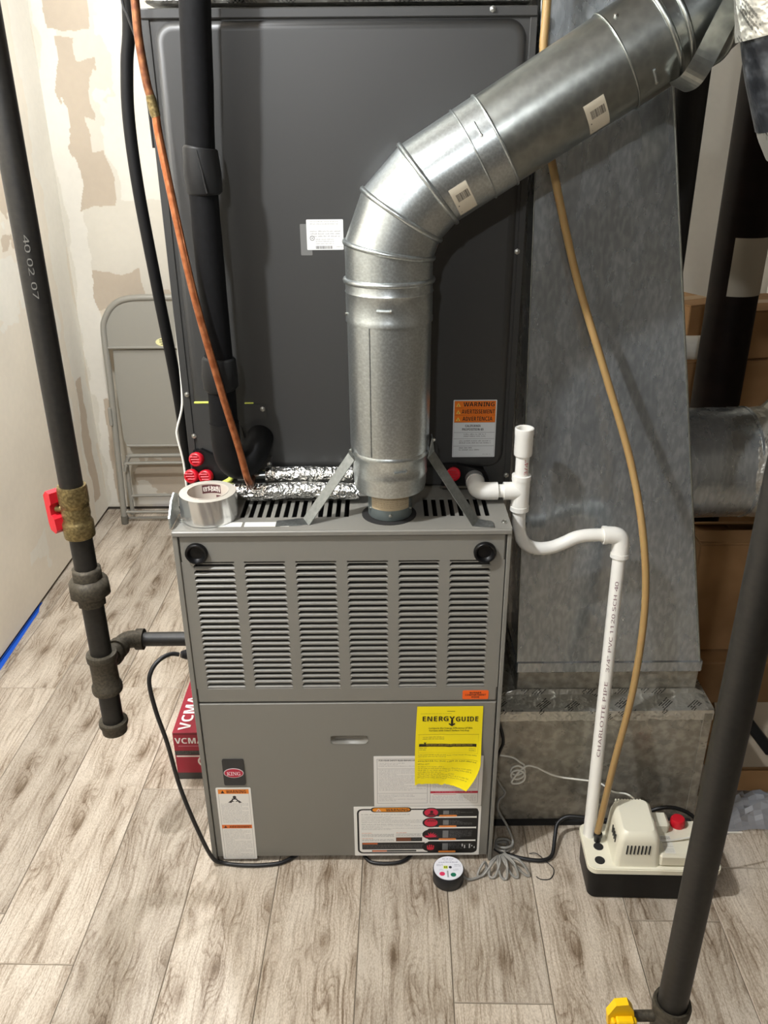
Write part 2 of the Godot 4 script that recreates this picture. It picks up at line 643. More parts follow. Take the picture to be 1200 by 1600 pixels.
	# crinkled foil tape printed with slanting blocks of small black type
	var rng := RandomNumberGenerator.new()
	rng.seed = 77
	var im := sheet(512, 512, Color.WHITE)
	for k in 30:
		var x0 := rng.randi_range(0, 480)
		var y0 := rng.randi_range(0, 480)
		for r in 4:
			var q := 0
			while q < 46:
				var w := rng.randi_range(2, 5)
				if rng.randf() < 0.86:
					for e in w:
						rect(im, (x0 + q + e + r * 6) % 508, (y0 - q - e + r * 7 + 1016) % 508, (x0 + q + e + r * 6) % 508 + 3, (y0 - q - e + r * 7 + 1016) % 508 + 4, rgb(34, 31, 28))
				q += w + 2
	M.foil_print = tri_mat(rgb(200, 198, 189), 0.34, 0.8, ImageTexture.create_from_image(im), 3.6, null, crumple, 0.25)
	var m := mat(Color(0.55, 0.57, 0.60, 0.55), 0.3)
	m.transparency = BaseMaterial3D.TRANSPARENCY_ALPHA
	M.clear_bag = m

# ---------------------------------------------------------------- the scene
func _ready() -> void:
	var cam := Camera3D.new()
	cam.name = "camera"
	cam.position = Vector3(0, 1.53, 0)
	cam.rotation_degrees = Vector3(-24.8, 0, 0)
	cam.rotate_object_local(Vector3(0, 0, 1), deg_to_rad(-0.45))
	cam.fov = 63.21
	cam.near = 0.05
	cam.far = 40.0
	add_child(cam)
	cam.current = true
	var we := WorldEnvironment.new()
	we.name = "environment"
	var env := Environment.new()
	env.background_mode = Environment.BG_COLOR
	env.background_color = Color(0.01, 0.01, 0.01)
	env.tonemap_mode = Environment.TONE_MAPPER_LINEAR
	env.tonemap_exposure = 0.92
	env.sdfgi_enabled = true
	env.ssao_enabled = true
	env.ssil_enabled = true
	we.environment = env
	add_child(we)
	# ceiling lights: [x, depth, energy]
	var lamps := [[-0.82, 0.82, 4.0], [-0.30, -1.0, 1.7], [-0.60, 2.05, 2.5]]
	make_materials()
	build_room(lamps)
	build_furnace()
	build_cabinet()
	build_flue()
	build_return_duct()
	build_lines()
	build_gas_pipes()
	build_drain()
	build_pump()
	build_chair()
	build_storage()
	build_small_things()

func build_room(lamps: Array) -> void:
	var warm := Color(0.938, 0.951, 0.968)
	for l in lamps:
		var f := thing("ceiling_bulb", ["bare round ceiling bulb over the left side of the furnace front", "bare round ceiling bulb behind the viewer", "bare round ceiling bulb above the folding chair corner"][lamps.find(l)], "light", V(l[0], 2.40, l[1]))
		var b := MB.new()
		b.lathe([Vector2(0.018, -0.05), Vector2(0.022, -0.045), Vector2(0.030, -0.02), Vector2(0.055, -0.008), Vector2(0.055, 0.006)], Transform3D(), 32)
		part(f, "lamp_holder", b, M.white)
		b = MB.new()
		b.lathe([Vector2(0.0, -0.125), Vector2(0.018, -0.120), Vector2(0.031, -0.105), Vector2(0.034, -0.090), Vector2(0.030, -0.072), Vector2(0.018, -0.052), Vector2(0.014, -0.045)], Transform3D(), 24)
		var glow := mat(Color.WHITE, 0.5)
		glow.emission_enabled = true
		glow.emission = warm
		glow.emission_energy_multiplier = 4.0
		part(f, "lamp_bulb", b, glow)
		var a := OmniLight3D.new()
		a.name = "lamp"
		a.light_size = 0.033
		a.light_color = warm
		a.light_energy = l[2]
		a.shadow_enabled = true
		a.omni_range = 12.0
		a.omni_attenuation = 2.0
		a.position = Vector3(0, -0.09, 0)
		f.add_child(a)
	# floor: a slab with laminate boards laid on it
	var slab := MB.new()
	slab.box(V(0.5, -0.0585, 0.45), Vector3(3.7, 0.1, 6.2))
	var fl := struct("floor", slab, mat(rgb(74, 64, 54), 0.8), "weathered grey-beige laminate board floor", "floor")
	var woods := []
	for k in 4:
		var tx := wood_tex(100 + k * 17)
		for tint in [0.93, 0.86]:
			var m := mat(Color(tint, tint, tint), 0.42, 0.0, 0.45)
			m.albedo_texture = tx
			woods.append(m)
	var pw := 0.191
	var pl := 0.914
	var board := MB.new()
	var c := 0.0015
	var hw := pw / 2 - 0.0005
	var hl := pl / 2 - 0.0005
	board.quad(Vector3(-hw + c, 0, hl - c), Vector3(hw - c, 0, hl - c), Vector3(hw - c, 0, -hl + c), Vector3(-hw + c, 0, -hl + c), Vector3.UP)
	for s in [-1.0, 1.0]:
		board.face(Vector3(s * (hw - c), 0, hl - c), Vector3(s * hw, -c, hl), Vector3(s * hw, -c, -hl), Vector3(s * (hw - c), 0, -hl + c), Vector3(s, 1, 0))
		board.face(Vector3(-hw + c, 0, s * (hl - c)), Vector3(hw - c, 0, s * (hl - c)), Vector3(hw, -c, s * hl), Vector3(-hw, -c, s * hl), Vector3(0, 1, s))
		board.face(Vector3(s * hw, -c, hl), Vector3(s * hw, -0.0085, hl), Vector3(s * hw, -0.0085, -hl), Vector3(s * hw, -c, -hl), Vector3(s, 0, 0))
		board.face(Vector3(-hw, -c, s * hl), Vector3(hw, -c, s * hl), Vector3(hw, -0.0085, s * hl), Vector3(-hw, -0.0085, s * hl), Vector3(0, 0, s))
	var board_mesh := board.mesh()
	var rng := RandomNumberGenerator.new()
	rng.seed = 5
	var turn := Basis(Vector3.UP, deg_to_rad(-1.43))
	var known := {1: 0.061, -4: 0.128, -5: 0.246, -3: 0.62, -2: 0.75, -1: -0.35, 0: 0.82, 2: 0.72, 3: 0.25}
	for k in range(-7, 10):
		var off: float = known[k] if known.has(k) else rng.randf_range(0.0, pl)
		for j in range(-2, 4):
			var d := off + (j + 0.5) * pl
			var p := turn * Vector3(-0.065 + pw * (k + 0.5), 0, -d) + Vector3(0, 0, -1.0)
			if p.x < -1.32 or p.x > 1.7 or p.z < -3.8 or p.z > 0.25:
				continue
			var o := MeshInstance3D.new()
			o.name = "plank"
			o.mesh = board_mesh
			o.material_override = woods[rng.randi_range(0, woods.size() - 1)]
			o.transform = Transform3D(turn * Basis(Vector3.UP, PI if rng.randf() < 0.5 else 0.0), p)
			fl.add_child(o, true)
	# walls
	var mud := rgb(240, 236, 224)
	var tan := rgb(212, 198, 178)
	var grey := rgb(238, 230, 214)
	var b := MB.new()
	# left wall: u runs from the back corner towards the viewer
	b.quad(V(-1.22, 0.014, 0.9), V(-1.22, 0.014, 3.36), V(-1.22, 2.414, 3.36), V(-1.22, 2.414, 0.9), Vector3.RIGHT)
	b.box(V(-1.272, 1.214, 0.48), Vector3(0.1, 2.4, 6.0))
	b.quad(V(-1.2195, 0.014, -2.5), V(-1.2195, 0.014, 0.9), V(-1.2195, 2.414, 0.9), V(-1.2195, 2.414, -2.5), Vector3.RIGHT, Rect2(0.001, 0.5, 0.001, 0.001))
	var lt := wall_tex(3, 2.46, 2.4, grey, [
		[2.28, 0.0, 2.46, 2.4, mud, 0.035], [1.75, 1.25, 2.1, 2.0, tan, 0.09], [1.3, 0.95, 1.95, 1.2, mud, 0.10], [1.0, 1.05, 1.62, 1.9, mud, 0.12],
		[2.12, 0.45, 2.22, 1.05, mud, 0.05], [2.3, 0.1, 2.38, 0.62, tan, 0.02], [0.9, 0.72, 1.2, 0.85, mud, 0.05], [1.6, 0.12, 1.75, 0.22, mud, 0.05], [1.2, 0.5, 1.3, 0.6, mud, 0.04]])
	var lm := mat(Color.WHITE, 0.85, 0.0, 0.3)
	lm.albedo_texture = lt
	struct("wall_left", b, lm, "unpainted drywall on the left, patched with joint compound", "wall")
	b = MB.new()
	b.quad(V(-1.22, 0.014, 3.36), V(1.9, 0.014, 3.36), V(1.9, 2.414, 3.36), V(-1.22, 2.414, 3.36), Vector3.BACK)
	b.box(V(0.34, 1.214, 3.412), Vector3(3.3, 2.4, 0.1))
	var mud2 := rgb(204, 199, 187)
	var tan2 := rgb(174, 161, 143)
	var bt := wall_tex(5, 3.12, 2.4, rgb(194, 188, 174), [
		[0.0, 0.0, 0.09, 2.4, mud2, 0.02], [0.05, 1.84, 0.20, 2.1, tan2, 0.012], [0.07, 1.42, 0.145, 1.82, tan2, 0.02], [0.07, 1.56, 0.185, 1.74, tan2, 0.025],
		[0.08, 1.24, 0.20, 1.43, tan2, 0.02], [0.09, 0.87, 0.27, 1.02, tan2, 0.02], [0.09, 0.62, 0.16, 0.88, rgb(196, 185, 167), 0.02],
		[0.17, 0.10, 0.42, 0.22, tan2, 0.04], [0.30, 0.3, 0.5, 0.9, tan2, 0.05], [0.04, 0.02, 0.07, 0.5, tan2, 0.012], [0.22, 1.28, 0.6, 1.9, mud2, 0.05]])
	var bm := mat(Color.WHITE, 0.85, 0.0, 0.3)
	bm.albedo_texture = bt
	struct("wall_back", b, bm, "unpainted drywall at the back behind the folding chair and ducts", "wall")
	var plain := mat(rgb(112, 105, 95), 0.9, 0.0, 0.3)
	b = MB.new()
	b.box(V(1.95, 1.2, 0.45), Vector3(0.1, 2.44, 6.0))
	struct("wall_right", b, plain, "plain drywall on the right, out of the picture", "wall")
	b = MB.new()
	b.box(V(0.35, 1.2, -2.52), Vector3(3.3, 2.44, 0.1))
	struct("wall_front", b, plain, "plain drywall behind the viewer", "wall")
	b = MB.new()
	b.box(V(0.35, 2.46, 0.45), Vector3(3.4, 0.1, 6.1))
	struct("ceiling", b, mat(rgb(96, 84, 70), 0.9), "plain basement ceiling above the picture", "ceiling")
	# dark gap under the drywall on the left
	b = MB.new()
	b.box(V(-1.245, 0.0065, 0.48), Vector3(0.03, 0.013, 6.0))
	struct("trim_1", b, mat(rgb(74, 66, 56), 0.9), "dark gap strip under the left drywall", "trim")
	b = MB.new()
	b.box(V(0.34, 0.0065, 3.375), Vector3(3.2, 0.013, 0.02))
	struct("trim_2", b, mat(rgb(64, 58, 50), 0.9), "dark gap strip under the back drywall", "trim")
	# blue painter's tape along the floor
	b = MB.new()
	b.face(V(-1.228, 0.0004, 2.56), V(-1.210, 0.0004, 2.50), V(-1.186, 0.0008, 1.5), V(-1.215, 0.0008, 1.5), Vector3.UP)
	b.face(V(-1.2285, 0.0004, 2.56), V(-1.215, 0.0008, 1.5), V(-1.2185, 0.007, 1.5), V(-1.2185, 0.004, 2.56), Vector3(1, 1, 0))
	single("painter_tape", "blue painter's tape stuck along the floor at the left wall's foot", "tape", b, M.blue_tape)
	b = MB.new()
	b.face(V(-1.03, 0.0005, 3.345), V(-0.5, 0.0005, 3.345), V(-0.5, 0.0009, 3.30), V(-1.0, 0.0009, 3.315), Vector3.UP)
	single("painter_tape_001", "blue painter's tape on the floor behind the folding chair's feet", "tape", b, M.blue_tape)
	# pale trim board at the far right of the back wall
	b = MB.new()
	b.box(V(1.62, 1.2, 3.30), Vector3(0.20, 2.38, 0.10), 0.004)
	struct("trim_3", b, mat(rgb(232, 228, 216), 0.6), "pale boxed corner on the back wall at the far right", "trim")

func build_furnace() -> void:
	var z := FRONT
	var f := thing("furnace", "grey upright gas furnace with louvred upper door and safety stickers", "furnace")
	var L := -0.398
	var R := 0.240
	# body: shell with a hollow under the vent slots
	var b := MB.new()
	b.box(Vector3((L + R) / 2, 0.40, z - 0.385), Vector3(R - L, 0.78, 0.73), 0.003)
	b.box(Vector3(L + 0.002, 0.418, z - 0.374), Vector3(0.004, 0.834, 0.75), 0.0008)
	b.box(Vector3(R - 0.002, 0.418, z - 0.374), Vector3(0.004, 0.834, 0.75), 0.0008)
	b.box(Vector3(L + 0.005, 0.42, z - 0.003), Vector3(0.010, 0.836, 0.012), 0.001)
	b.box(Vector3(R - 0.004, 0.42, z - 0.003), Vector3(0.008, 0.836, 0.012), 0.001)
	part(f, "body", b, M.paint)
	b = MB.new()
	b.box(Vector3((L + R) / 2, 0.793, z - 0.38), Vector3(R - L - 0.02, 0.006, 0.70))
	part(f, "inner_lining", b, M.inside)
	# top plate with rows of vent slots
	b = MB.new()
	var zf := -1.455
	var zb := -1.542
	var y0 := TOP - 0.002
	b.box(Vector3((L + R) / 2, y0, (z + 0.002 + zf) / 2), Vector3(R - L, 0.004, absf(z + 0.002 - zf)))
	b.box(Vector3((L + R) / 2, y0, (zb - 2.13) / 2), Vector3(R - L, 0.004, 2.13 + zb))
	var cuts := []
	for k in 13:
		cuts.append(-0.279 + k * 0.0168)
	for k in 8:
		cuts.append(0.078 + k * 0.0168)
	var x := L
	for q in cuts:
		b.box(Vector3((x + q) / 2, y0, (zf + zb) / 2), Vector3(q - x, 0.004, zf - zb))
		x = q + 0.0092
	b.box(Vector3((x + R) / 2, y0, (zf + zb) / 2), Vector3(R - x, 0.004, zf - zb))
	# rolled front lip
	b.box(Vector3((L + R) / 2, TOP - 0.006, z + 0.003), Vector3(R - L, 0.011, 0.006), 0.002)
	part(f, "top_plate", b, M.paint)
	# raised corner flange at the left
	b = MB.new()
	b.extrude(PackedVector2Array([Vector2(1.402, 0.85), Vector2(1.402, 0.872), Vector2(1.43, 0.895), Vector2(1.455, 0.902), Vector2(1.475, 0.892), Vector2(1.475, 0.85)]), L - 0.004, L - 0.001, Transform3D(Basis(Vector3(0, 0, -1), Vector3.UP, Vector3(1, 0, 0)), Vector3.ZERO))
	part(f, "corner_flange", b, M.galv)
	b = MB.new()
	b.lathe([Vector2(0.006, 0), Vector2(0.006, 0.006), Vector2(0.003, 0.009), Vector2(0, 0.009)], turned(Vector3.LEFT, Vector3(L - 0.001, 0.862, z - 0.03)), 10)
	part(f, "wire_nut", b, M.white)
	# louvred upper door
	var dl := -0.3875
	var dr := 0.2300
	var yt := 0.837
	var yb := 0.4505
	var door := MB.new()
	var th := 0.016
	var cols := [-0.3645, -0.2675, -0.1697, -0.0713, 0.0270, 0.1250]
	var cw := 0.078
	var ly1 := 0.7785
	var ly0 := 0.4885
	var rows := 22
	var pitch := (ly1 - ly0) / rows
	var gap := 0.0110
	var zc := z - th / 2
	var bev := 0.003
	door.box(Vector3((dl + dr) / 2, (ly1 + yt) / 2, zc), Vector3(dr - dl, yt - ly1, th), bev)
	door.box(Vector3((dl + dr) / 2, (ly0 + yb) / 2, zc), Vector3(dr - dl, ly0 - yb, th), bev)
	var xs := [dl]
	for q in cols:
		xs.append(q)
		xs.append(q + cw)
	xs.append(dr)
	for k in 7:
		var x0: float = xs[k * 2]
		var x1: float = xs[k * 2 + 1]
		# flat strip between the louvre columns, running behind the bevels of the rails
		door.quad(Vector3(x0, ly0 - bev, z), Vector3(x1, ly0 - bev, z), Vector3(x1, ly1 + bev, z), Vector3(x0, ly1 + bev, z), Vector3.BACK)
		for s in [[x0, -1.0], [x1, 1.0]]:
			door.quad(Vector3(s[0], ly0, z - th), Vector3(s[0], ly0, z), Vector3(s[0], ly1, z), Vector3(s[0], ly1, z - th), Vector3(s[1], 0, 0))
	var web := MB.new()
	var cr := 0.0042
	for q in cols:
		for r in rows:
			var hy: float = ly0 + pitch * r
			# the web above this louvre, with rounded upper corners of the opening
			web.quad(Vector3(q, hy + gap, z), Vector3(q + cw, hy + gap, z), Vector3(q + cw, hy + pitch, z), Vector3(q, hy + pitch, z), Vector3.BACK)
			web.quad(Vector3(q, hy + gap, z - 0.0014), Vector3(q + cw, hy + gap, z - 0.0014), Vector3(q + cw, hy + gap, z), Vector3(q, hy + gap, z), Vector3.DOWN)
			web.tri(Vector3(q, hy + gap, z), Vector3(q + cr, hy + gap, z), Vector3(q, hy + gap - cr, z), Vector3.BACK, Vector3.BACK, Vector3.BACK)
			web.tri(Vector3(q + cw, hy + gap, z), Vector3(q + cw - cr, hy + gap, z), Vector3(q + cw, hy + gap - cr, z), Vector3.BACK, Vector3.BACK, Vector3.BACK)
	for k in web.ix.size():
		door.ix.append(web.ix[k] + door.v.size())
	door.v.append_array(web.v)
	door.n.append_array(web.n)
	door.t.append_array(web.t)
	var ld := part(f, "louvered_door", door, M.paint)
	var back := MB.new()
	back.box(Vector3((dl + dr) / 2, (ly0 + ly1) / 2, z - 0.0185), Vector3(dr - dl - 0.004, ly1 - ly0 + 0.03, 0.002))
	part(f, "inner_baffle", back, M.inside)
	var lv := MB.new()
	# one louvre: a tongue pressed inwards, open at its upper edge
	var prof := [Vector2(0.0, 0.0), Vector2(0.0012, 0.0005), Vector2(0.0026, -0.0010), Vector2(0.0042, -0.0040)]
	for k in prof.size() - 1:
		var p: Vector2 = prof[k]
		var q: Vector2 = prof[k + 1]
		var nn := Vector3(0, -(q.y - p.y), q.x - p.x).normalized()
		lv.quad(Vector3(0, p.x, p.y), Vector3(cw, p.x, p.y), Vector3(cw, q.x, q.y), Vector3(0, q.x, q.y), nn)
	for s in [[0.0003, 1.0], [cw - 0.0003, -1.0]]:
		lv.tri(Vector3(s[0], 0.0, 0.0), Vector3(s[0], 0.0042, -0.0004), Vector3(s[0] + s[1] * 0.003, 0.0042, -0.0040), Vector3(s[1], 0, 1).normalized(), Vector3(s[1], 0, 1).normalized(), Vector3(s[1], 0, 1).normalized())
	var lv_mesh := lv.mesh()
	lv_mesh.surface_set_material(0, M.paint)
	for q in cols:
		for r in rows:
			var o := MeshInstance3D.new()
			o.name = "louver"
			o.mesh = lv_mesh
			o.position = Vector3(q, ly0 + pitch * r, z)
			ld.add_child(o, true)
	# black round plugs in the upper corners
	for p in [Vector3(-0.3555, 0.8005, z), Vector3(0.1905, 0.7985, z)]:
		b = MB.new()
		b.lathe([Vector2(0.0215, 0), Vector2(0.0215, 0.006), Vector2(0.0195, 0.0085), Vector2(0.0165, 0.0080), Vector2(0.0150, 0.0045), Vector2(0.0125, 0.0012), Vector2(0.008, 0.0008), Vector2(0.005, 0.0016), Vector2(0, 0.0018)], turned(Vector3.BACK, p), 28)
		part(f, "round_plug", b, M.plastic_dark)
	# plain lower door
	b = MB.new()
	var hx := -0.0775
	var hy := 0.3515
	var hw := 0.074
	var hh := 0.019
	# the sheet is built round the finger recess
	var hx0 := hx - hw / 2 - 0.002
	var hx1 := hx + hw / 2 + 0.002
	var e0 := 0.016
	var e1 := 0.4475
	var bv := 0.002
	for q in [[dl + bv, e0 + bv, dr - bv, hy - 0.0095], [dl + bv, hy + 0.0095, dr - bv, e1 - bv], [dl + bv, hy - 0.0095, hx0, hy + 0.0095], [hx1, hy - 0.0095, dr - bv, hy + 0.0095]]:
		b.quad(Vector3(q[0], q[1], z), Vector3(q[2], q[1], z), Vector3(q[2], q[3], z), Vector3(q[0], q[3], z), Vector3.BACK)
	var lo := z - th
	for q in [[Vector3(dl + bv, e1 - bv, z), Vector3(dr - bv, e1 - bv, z), Vector3(dr, e1, z - bv), Vector3(dl, e1, z - bv), Vector3(0, 1, 1)], [Vector3(dl + bv, e0 + bv, z), Vector3(dr - bv, e0 + bv, z), Vector3(dr, e0, z - bv), Vector3(dl, e0, z - bv), Vector3(0, -1, 1)],
		[Vector3(dl + bv, e0 + bv, z), Vector3(dl + bv, e1 - bv, z), Vector3(dl, e1, z - bv), Vector3(dl, e0, z - bv), Vector3(-1, 0, 1)], [Vector3(dr - bv, e0 + bv, z), Vector3(dr - bv, e1 - bv, z), Vector3(dr, e1, z - bv), Vector3(dr, e0, z - bv), Vector3(1, 0, 1)],
		[Vector3(dl, e1, z - bv), Vector3(dr, e1, z - bv), Vector3(dr, e1, lo), Vector3(dl, e1, lo), Vector3.UP], [Vector3(dl, e0, z - bv), Vector3(dr, e0, z - bv), Vector3(dr, e0, lo), Vector3(dl, e0, lo), Vector3.DOWN],
		[Vector3(dl, e0, z - bv), Vector3(dl, e1, z - bv), Vector3(dl, e1, lo), Vector3(dl, e0, lo), Vector3.LEFT], [Vector3(dr, e0, z - bv), Vector3(dr, e1, z - bv), Vector3(dr, e1, lo), Vector3(dr, e0, lo), Vector3.RIGHT]]:
		b.face(q[0], q[1], q[2], q[3], q[4])
	part(f, "lower_door", b, M.paint)
	b = MB.new()
	var o1 := rrect(hw + 0.006, hh + 0.003, 0.0105, Vector2(), 6)
	var o2 := rrect(hw - 0.004, hh - 0.005, 0.0068, Vector2(), 6)
	var o3 := rrect(hw - 0.014, hh - 0.012, 0.0033, Vector2(), 6)
	var rs := []
	for k in [[o1, 0.0006], [o2, -0.0005], [o3, -0.007]]:
		var pp := PackedVector3Array()
		var nn := PackedVector3Array()
		for e in k[0]:
			pp.append(Vector3(hx + e.x, hy + e.y, z + k[1]))
			nn.append((Vector3(-e.x * 0.6, -e.y * 4.0, 0) + Vector3(0, 0, 0.02)).normalized())
		rs.append([pp, nn])
	b.rings(rs)
	b.cap(rs[2][0], Vector3.BACK)
	part(f, "finger_recess", b, M.paint)
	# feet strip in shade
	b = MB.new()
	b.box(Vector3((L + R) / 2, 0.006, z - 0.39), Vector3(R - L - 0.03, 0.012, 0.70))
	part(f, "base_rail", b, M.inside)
	furnace_labels(f, z)
	# white stickers and a hole at the vent neck on the top plate
	var rng := RandomNumberGenerator.new()
	rng.seed = 8
	var im := sheet(200, 40, rgb(228, 227, 220))
	micro(im, 6, 5, 190, 38, 9, rgb(120, 120, 120), rng)
	for s in [[-0.292, 0.045, 1.423], [-0.222, 0.085, 1.423]]:
		b = MB.new()
		b.extrude(rrect(s[1], 0.019, 0.001), 0.0, 0.0006, Transform3D(Basis(Vector3.RIGHT, Vector3(0, 0, -1), Vector3.UP), V(s[0], TOP + 0.0002, s[2])))
		part(f, "sticker", b, paper(im))
	b = MB.new()
	b.lathe([Vector2(0.053, 0.0), Vector2(0.053, 0.0012), Vector2(0.035, 0.0012)], Transform3D(Basis(), V(0.010, TOP, 1.468)), 36)
	part(f, "vent_hole_rim", b, M.inside)
	for p in [Vector3(0.228, TOP, -1.425), Vector3(-0.386, TOP, -1.44)]:
		screw(f, p, Vector3.UP, M.screw, 0.004)

func furnace_labels(f: Node3D, z: float) -> void:
	var rng := RandomNumberGenerator.new()
	rng.seed = 21
	var zz := z + 0.0003
	var ink: Material = M.ink
	var org := rgb(236, 120, 28)
	# small orange door sticker
	var o := plate(f, "door_sticker", 0.159, 0.4555, 0.2125, 0.4775, zz, 0.0006, mat(rgb(240, 98, 22), 0.5), "orange sticker naming the burner compartment door", 0.003)
	lettering(o, [["BURNER", at(0, 0.0055, 0.0008), 0.024, 0.0042], ["COMPARTMENT", at(0, 0.0, 0.0008), 0.043, 0.0042], ["DOOR", at(0, -0.0055, 0.0008), 0.016, 0.0042]], ink)
	# white sheet of lighting instructions behind the yellow guide
	var im := sheet(472, 280, rgb(226, 224, 220))
	frame(im, 14, 14, 234, 264, 1, rgb(90, 90, 92))
	frame(im, 246, 14, 456, 264, 1, rgb(90, 90, 92))
	micro(im, 22, 36, 226, 66, 8, rgb(95, 95, 98), rng)
	rect(im, 16, 68, 232, 69, rgb(110, 110, 110))
	micro(im, 22, 74, 226, 196, 8, rgb(118, 118, 122), rng, 0.7)
	rect(im, 16, 206, 232, 207, rgb(110, 110, 110))
	micro(im, 22, 214, 226, 258, 8, rgb(110, 110, 115), rng, 0.7)
	micro(im, 256, 20, 446, 190, 9, rgb(118, 118, 122), rng, 0.5)
	rect(im, 247, 196, 455, 208, rgb(184, 28, 56))
	micro(im, 270, 198, 432, 208, 9, rgb(236, 190, 200), rng, 1.0)
	rect(im, 260, 214, 360, 216, rgb(200, 90, 100))
	micro(im, 256, 222, 446, 260, 9, rgb(125, 125, 130), rng, 0.6)
	o = plate(f, "instruction_sheet", -0.0265, 0.166, 0.2095, 0.3065, zz, 0.0006, paper(im), "white sheet of fine print with a red band")
	lettering(o, [["FOR YOUR SAFETY READ BEFORE OPERATING", at(-0.058, 0.0590, 0.0008), 0.098, 0.0042]], mat(rgb(70, 70, 70)))
	# big black and white warning label
	im = sheet(566, 326, rgb(236, 235, 230))
	rround(im, 14, 14, 556, 312, 24, rgb(18, 18, 18))
	rround(im, 22, 22, 548, 304, 18, rgb(236, 235, 230))
	rround(im, 76, 4, 256, 36, 15, rgb(18, 18, 18))
	rround(im, 82, 8, 250, 32, 12, rgb(238, 148, 36))
	wedge(im, Vector2(98, 30), Vector2(122, 30), Vector2(110, 12), rgb(232, 220, 210))
	wedge(im, Vector2(105, 27), Vector2(115, 27), Vector2(110, 19), rgb(200, 60, 30))
	micro(im, 34, 48, 316, 64, 9, rgb(70, 70, 70), rng, 0.9)
	micro(im, 34, 62, 320, 112, 8, rgb(105, 105, 105), rng, 0.7)
	micro(im, 34, 114, 250, 122, 8, rgb(50, 50, 50), rng, 1.0)
	micro(im, 34, 124, 316, 162, 8, rgb(105, 105, 105), rng, 0.8)
	micro(im, 34, 172, 80, 180, 7, rgb(214, 110, 60), rng, 1.0)
	micro(im, 34, 180, 180, 206, 7, rgb(105, 105, 105), rng)
	micro(im, 34, 208, 84, 216, 7, rgb(214, 110, 60), rng, 1.0)
	micro(im, 34, 216, 180, 232, 7, rgb(105, 105, 105), rng)
	micro(im, 190, 170, 236, 178, 7, rgb(214, 90, 50), rng, 1.0)
	frame(im, 188, 178, 308, 198, 1, rgb(140, 140, 140))
	micro(im, 192, 182, 300, 196, 7, rgb(105, 105, 105), rng)
	rect(im, 188, 204, 306, 230, rgb(34, 32, 32))
	rect(im, 190, 206, 256, 228, rgb(120, 66, 40))
	micro(im, 262, 208, 300, 226, 8, rgb(150, 150, 150), rng)
	rect(im, 34, 238, 318, 284, rgb(32, 31, 31))
	rect(im, 36, 240, 104, 250, rgb(196, 100, 50))
	micro(im, 38, 252, 312, 282, 7, rgb(128, 128, 128), rng)
	rect(im, 78, 290, 280, 300, rgb(26, 26, 26))
	rect(im, 80, 291, 146, 300, rgb(206, 104, 56))
	var ys := [14, 76, 146, 232]
	var ye := [66, 136, 222, 306]
	for k in 4:
		rround(im, 330, ys[k], 552, ye[k], 8, rgb(20, 19, 19))
		var cy: float = (ys[k] + ye[k]) / 2.0
		oval(im, 344, cy, 38, 32, rgb(22, 20, 20))
		if k == 0:
			oval(im, 344, cy, 31, 26, rgb(206, 30, 66))
			oval(im, 346, cy - 5, 7, 8, rgb(30, 16, 18))
			wedge(im, Vector2(326, cy + 20), Vector2(366, cy + 20), Vector2(345, cy - 4), rgb(96, 14, 30))
		elif k == 1:
			oval(im, 344, cy, 30, 26, rgb(206, 30, 60))
			for q in 5:
				wedge(im, Vector2(326 + q * 8, cy - 8), Vector2(332 + q * 8, cy - 8), Vector2(336 + q * 9, cy - 24), rgb(40, 14, 16))
		elif k == 2:
			for q in 9:
				var a := PI * q / 8.0
				wedge(im, Vector2(344 - 8 * sin(a), cy + 18 - 8 * absf(cos(a))), Vector2(344 + 8 * sin(a), cy + 18 + 8 * absf(cos(a)) * 0.4), Vector2(344 + cos(a) * 36, cy + 18 - sin(a) * 34), rgb(214, 34, 66))
			rect(im, 322, cy + 10, 368, cy + 20, rgb(214, 34, 66))
		else:
			for q in 4:
				rround(im, 328 + q * 9, cy - 18 + absf(q - 1.5) * 5, 334 + q * 9, cy + 10, 3, rgb(206, 40, 60))
			oval(im, 344, cy + 12, 16, 10, rgb(206, 40, 60))
		micro(im, 398, ys[k] + 4, 540, ys[k] + 12, 9, rgb(225, 225, 225), rng, 1.0)
		rect(im, 398, ys[k] + 14, 424, ye[k] - 14, rgb(120, 120, 120))
		micro(im, 428, ys[k] + 16, 530, ye[k] - 12, 8, rgb(170, 170, 170), rng, 0.5)
		rround(im, 380, ye[k] - 10, 460, ye[k] + 2, 4, rgb(240, 142, 60))
		micro(im, 392, ye[k] - 8, 444, ye[k], 8, rgb(180, 70, 20), rng, 1.0)
	for q in 6:
		rect(im, 486 + q * 11, 250 + (q % 3) * 9, 491 + q * 11, 268 + (q % 2) * 12, rgb(214, 214, 214))
	o = plate(f, "warning_label", -0.0725, 0.018, 0.2105, 0.1645, zz, 0.0007, paper(im), "large warning label with four red pictograms on black")
	lettering(o, [["WARNING", at(-0.045, 0.0638, 0.0009), 0.050, 0.0072]], ink)
	# maker's badge
	o = plate(f, "maker_badge", -0.3525, 0.231, -0.3060, 0.3025, zz, 0.0025, mat(rgb(42, 42, 43), 0.4), "charcoal badge with a red oval emblem", 0.004)
	var b := MB.new()
	b.extrude(ellipse(Vector2(0, -0.001), 0.0215, 0.0128), 0.0025, 0.0031)
	part(o, "emblem_border", b, mat(rgb(214, 206, 206), 0.4))
	b = MB.new()
	b.extrude(ellipse(Vector2(0, -0.001), 0.0200, 0.0114), 0.0025, 0.0034)
	part(o, "emblem_field", b, mat(rgb(178, 28, 58), 0.4))
	lettering(o, [["KING", at(0, -0.0022, 0.0036), 0.030, 0.0098, "serif bold"]], mat(rgb(238, 214, 220), 0.4))
	# tall label at the left edge
	im = sheet(160, 440, rgb(230, 228, 222))
	frame(im, 10, 8, 150, 432, 1, rgb(130, 128, 122))
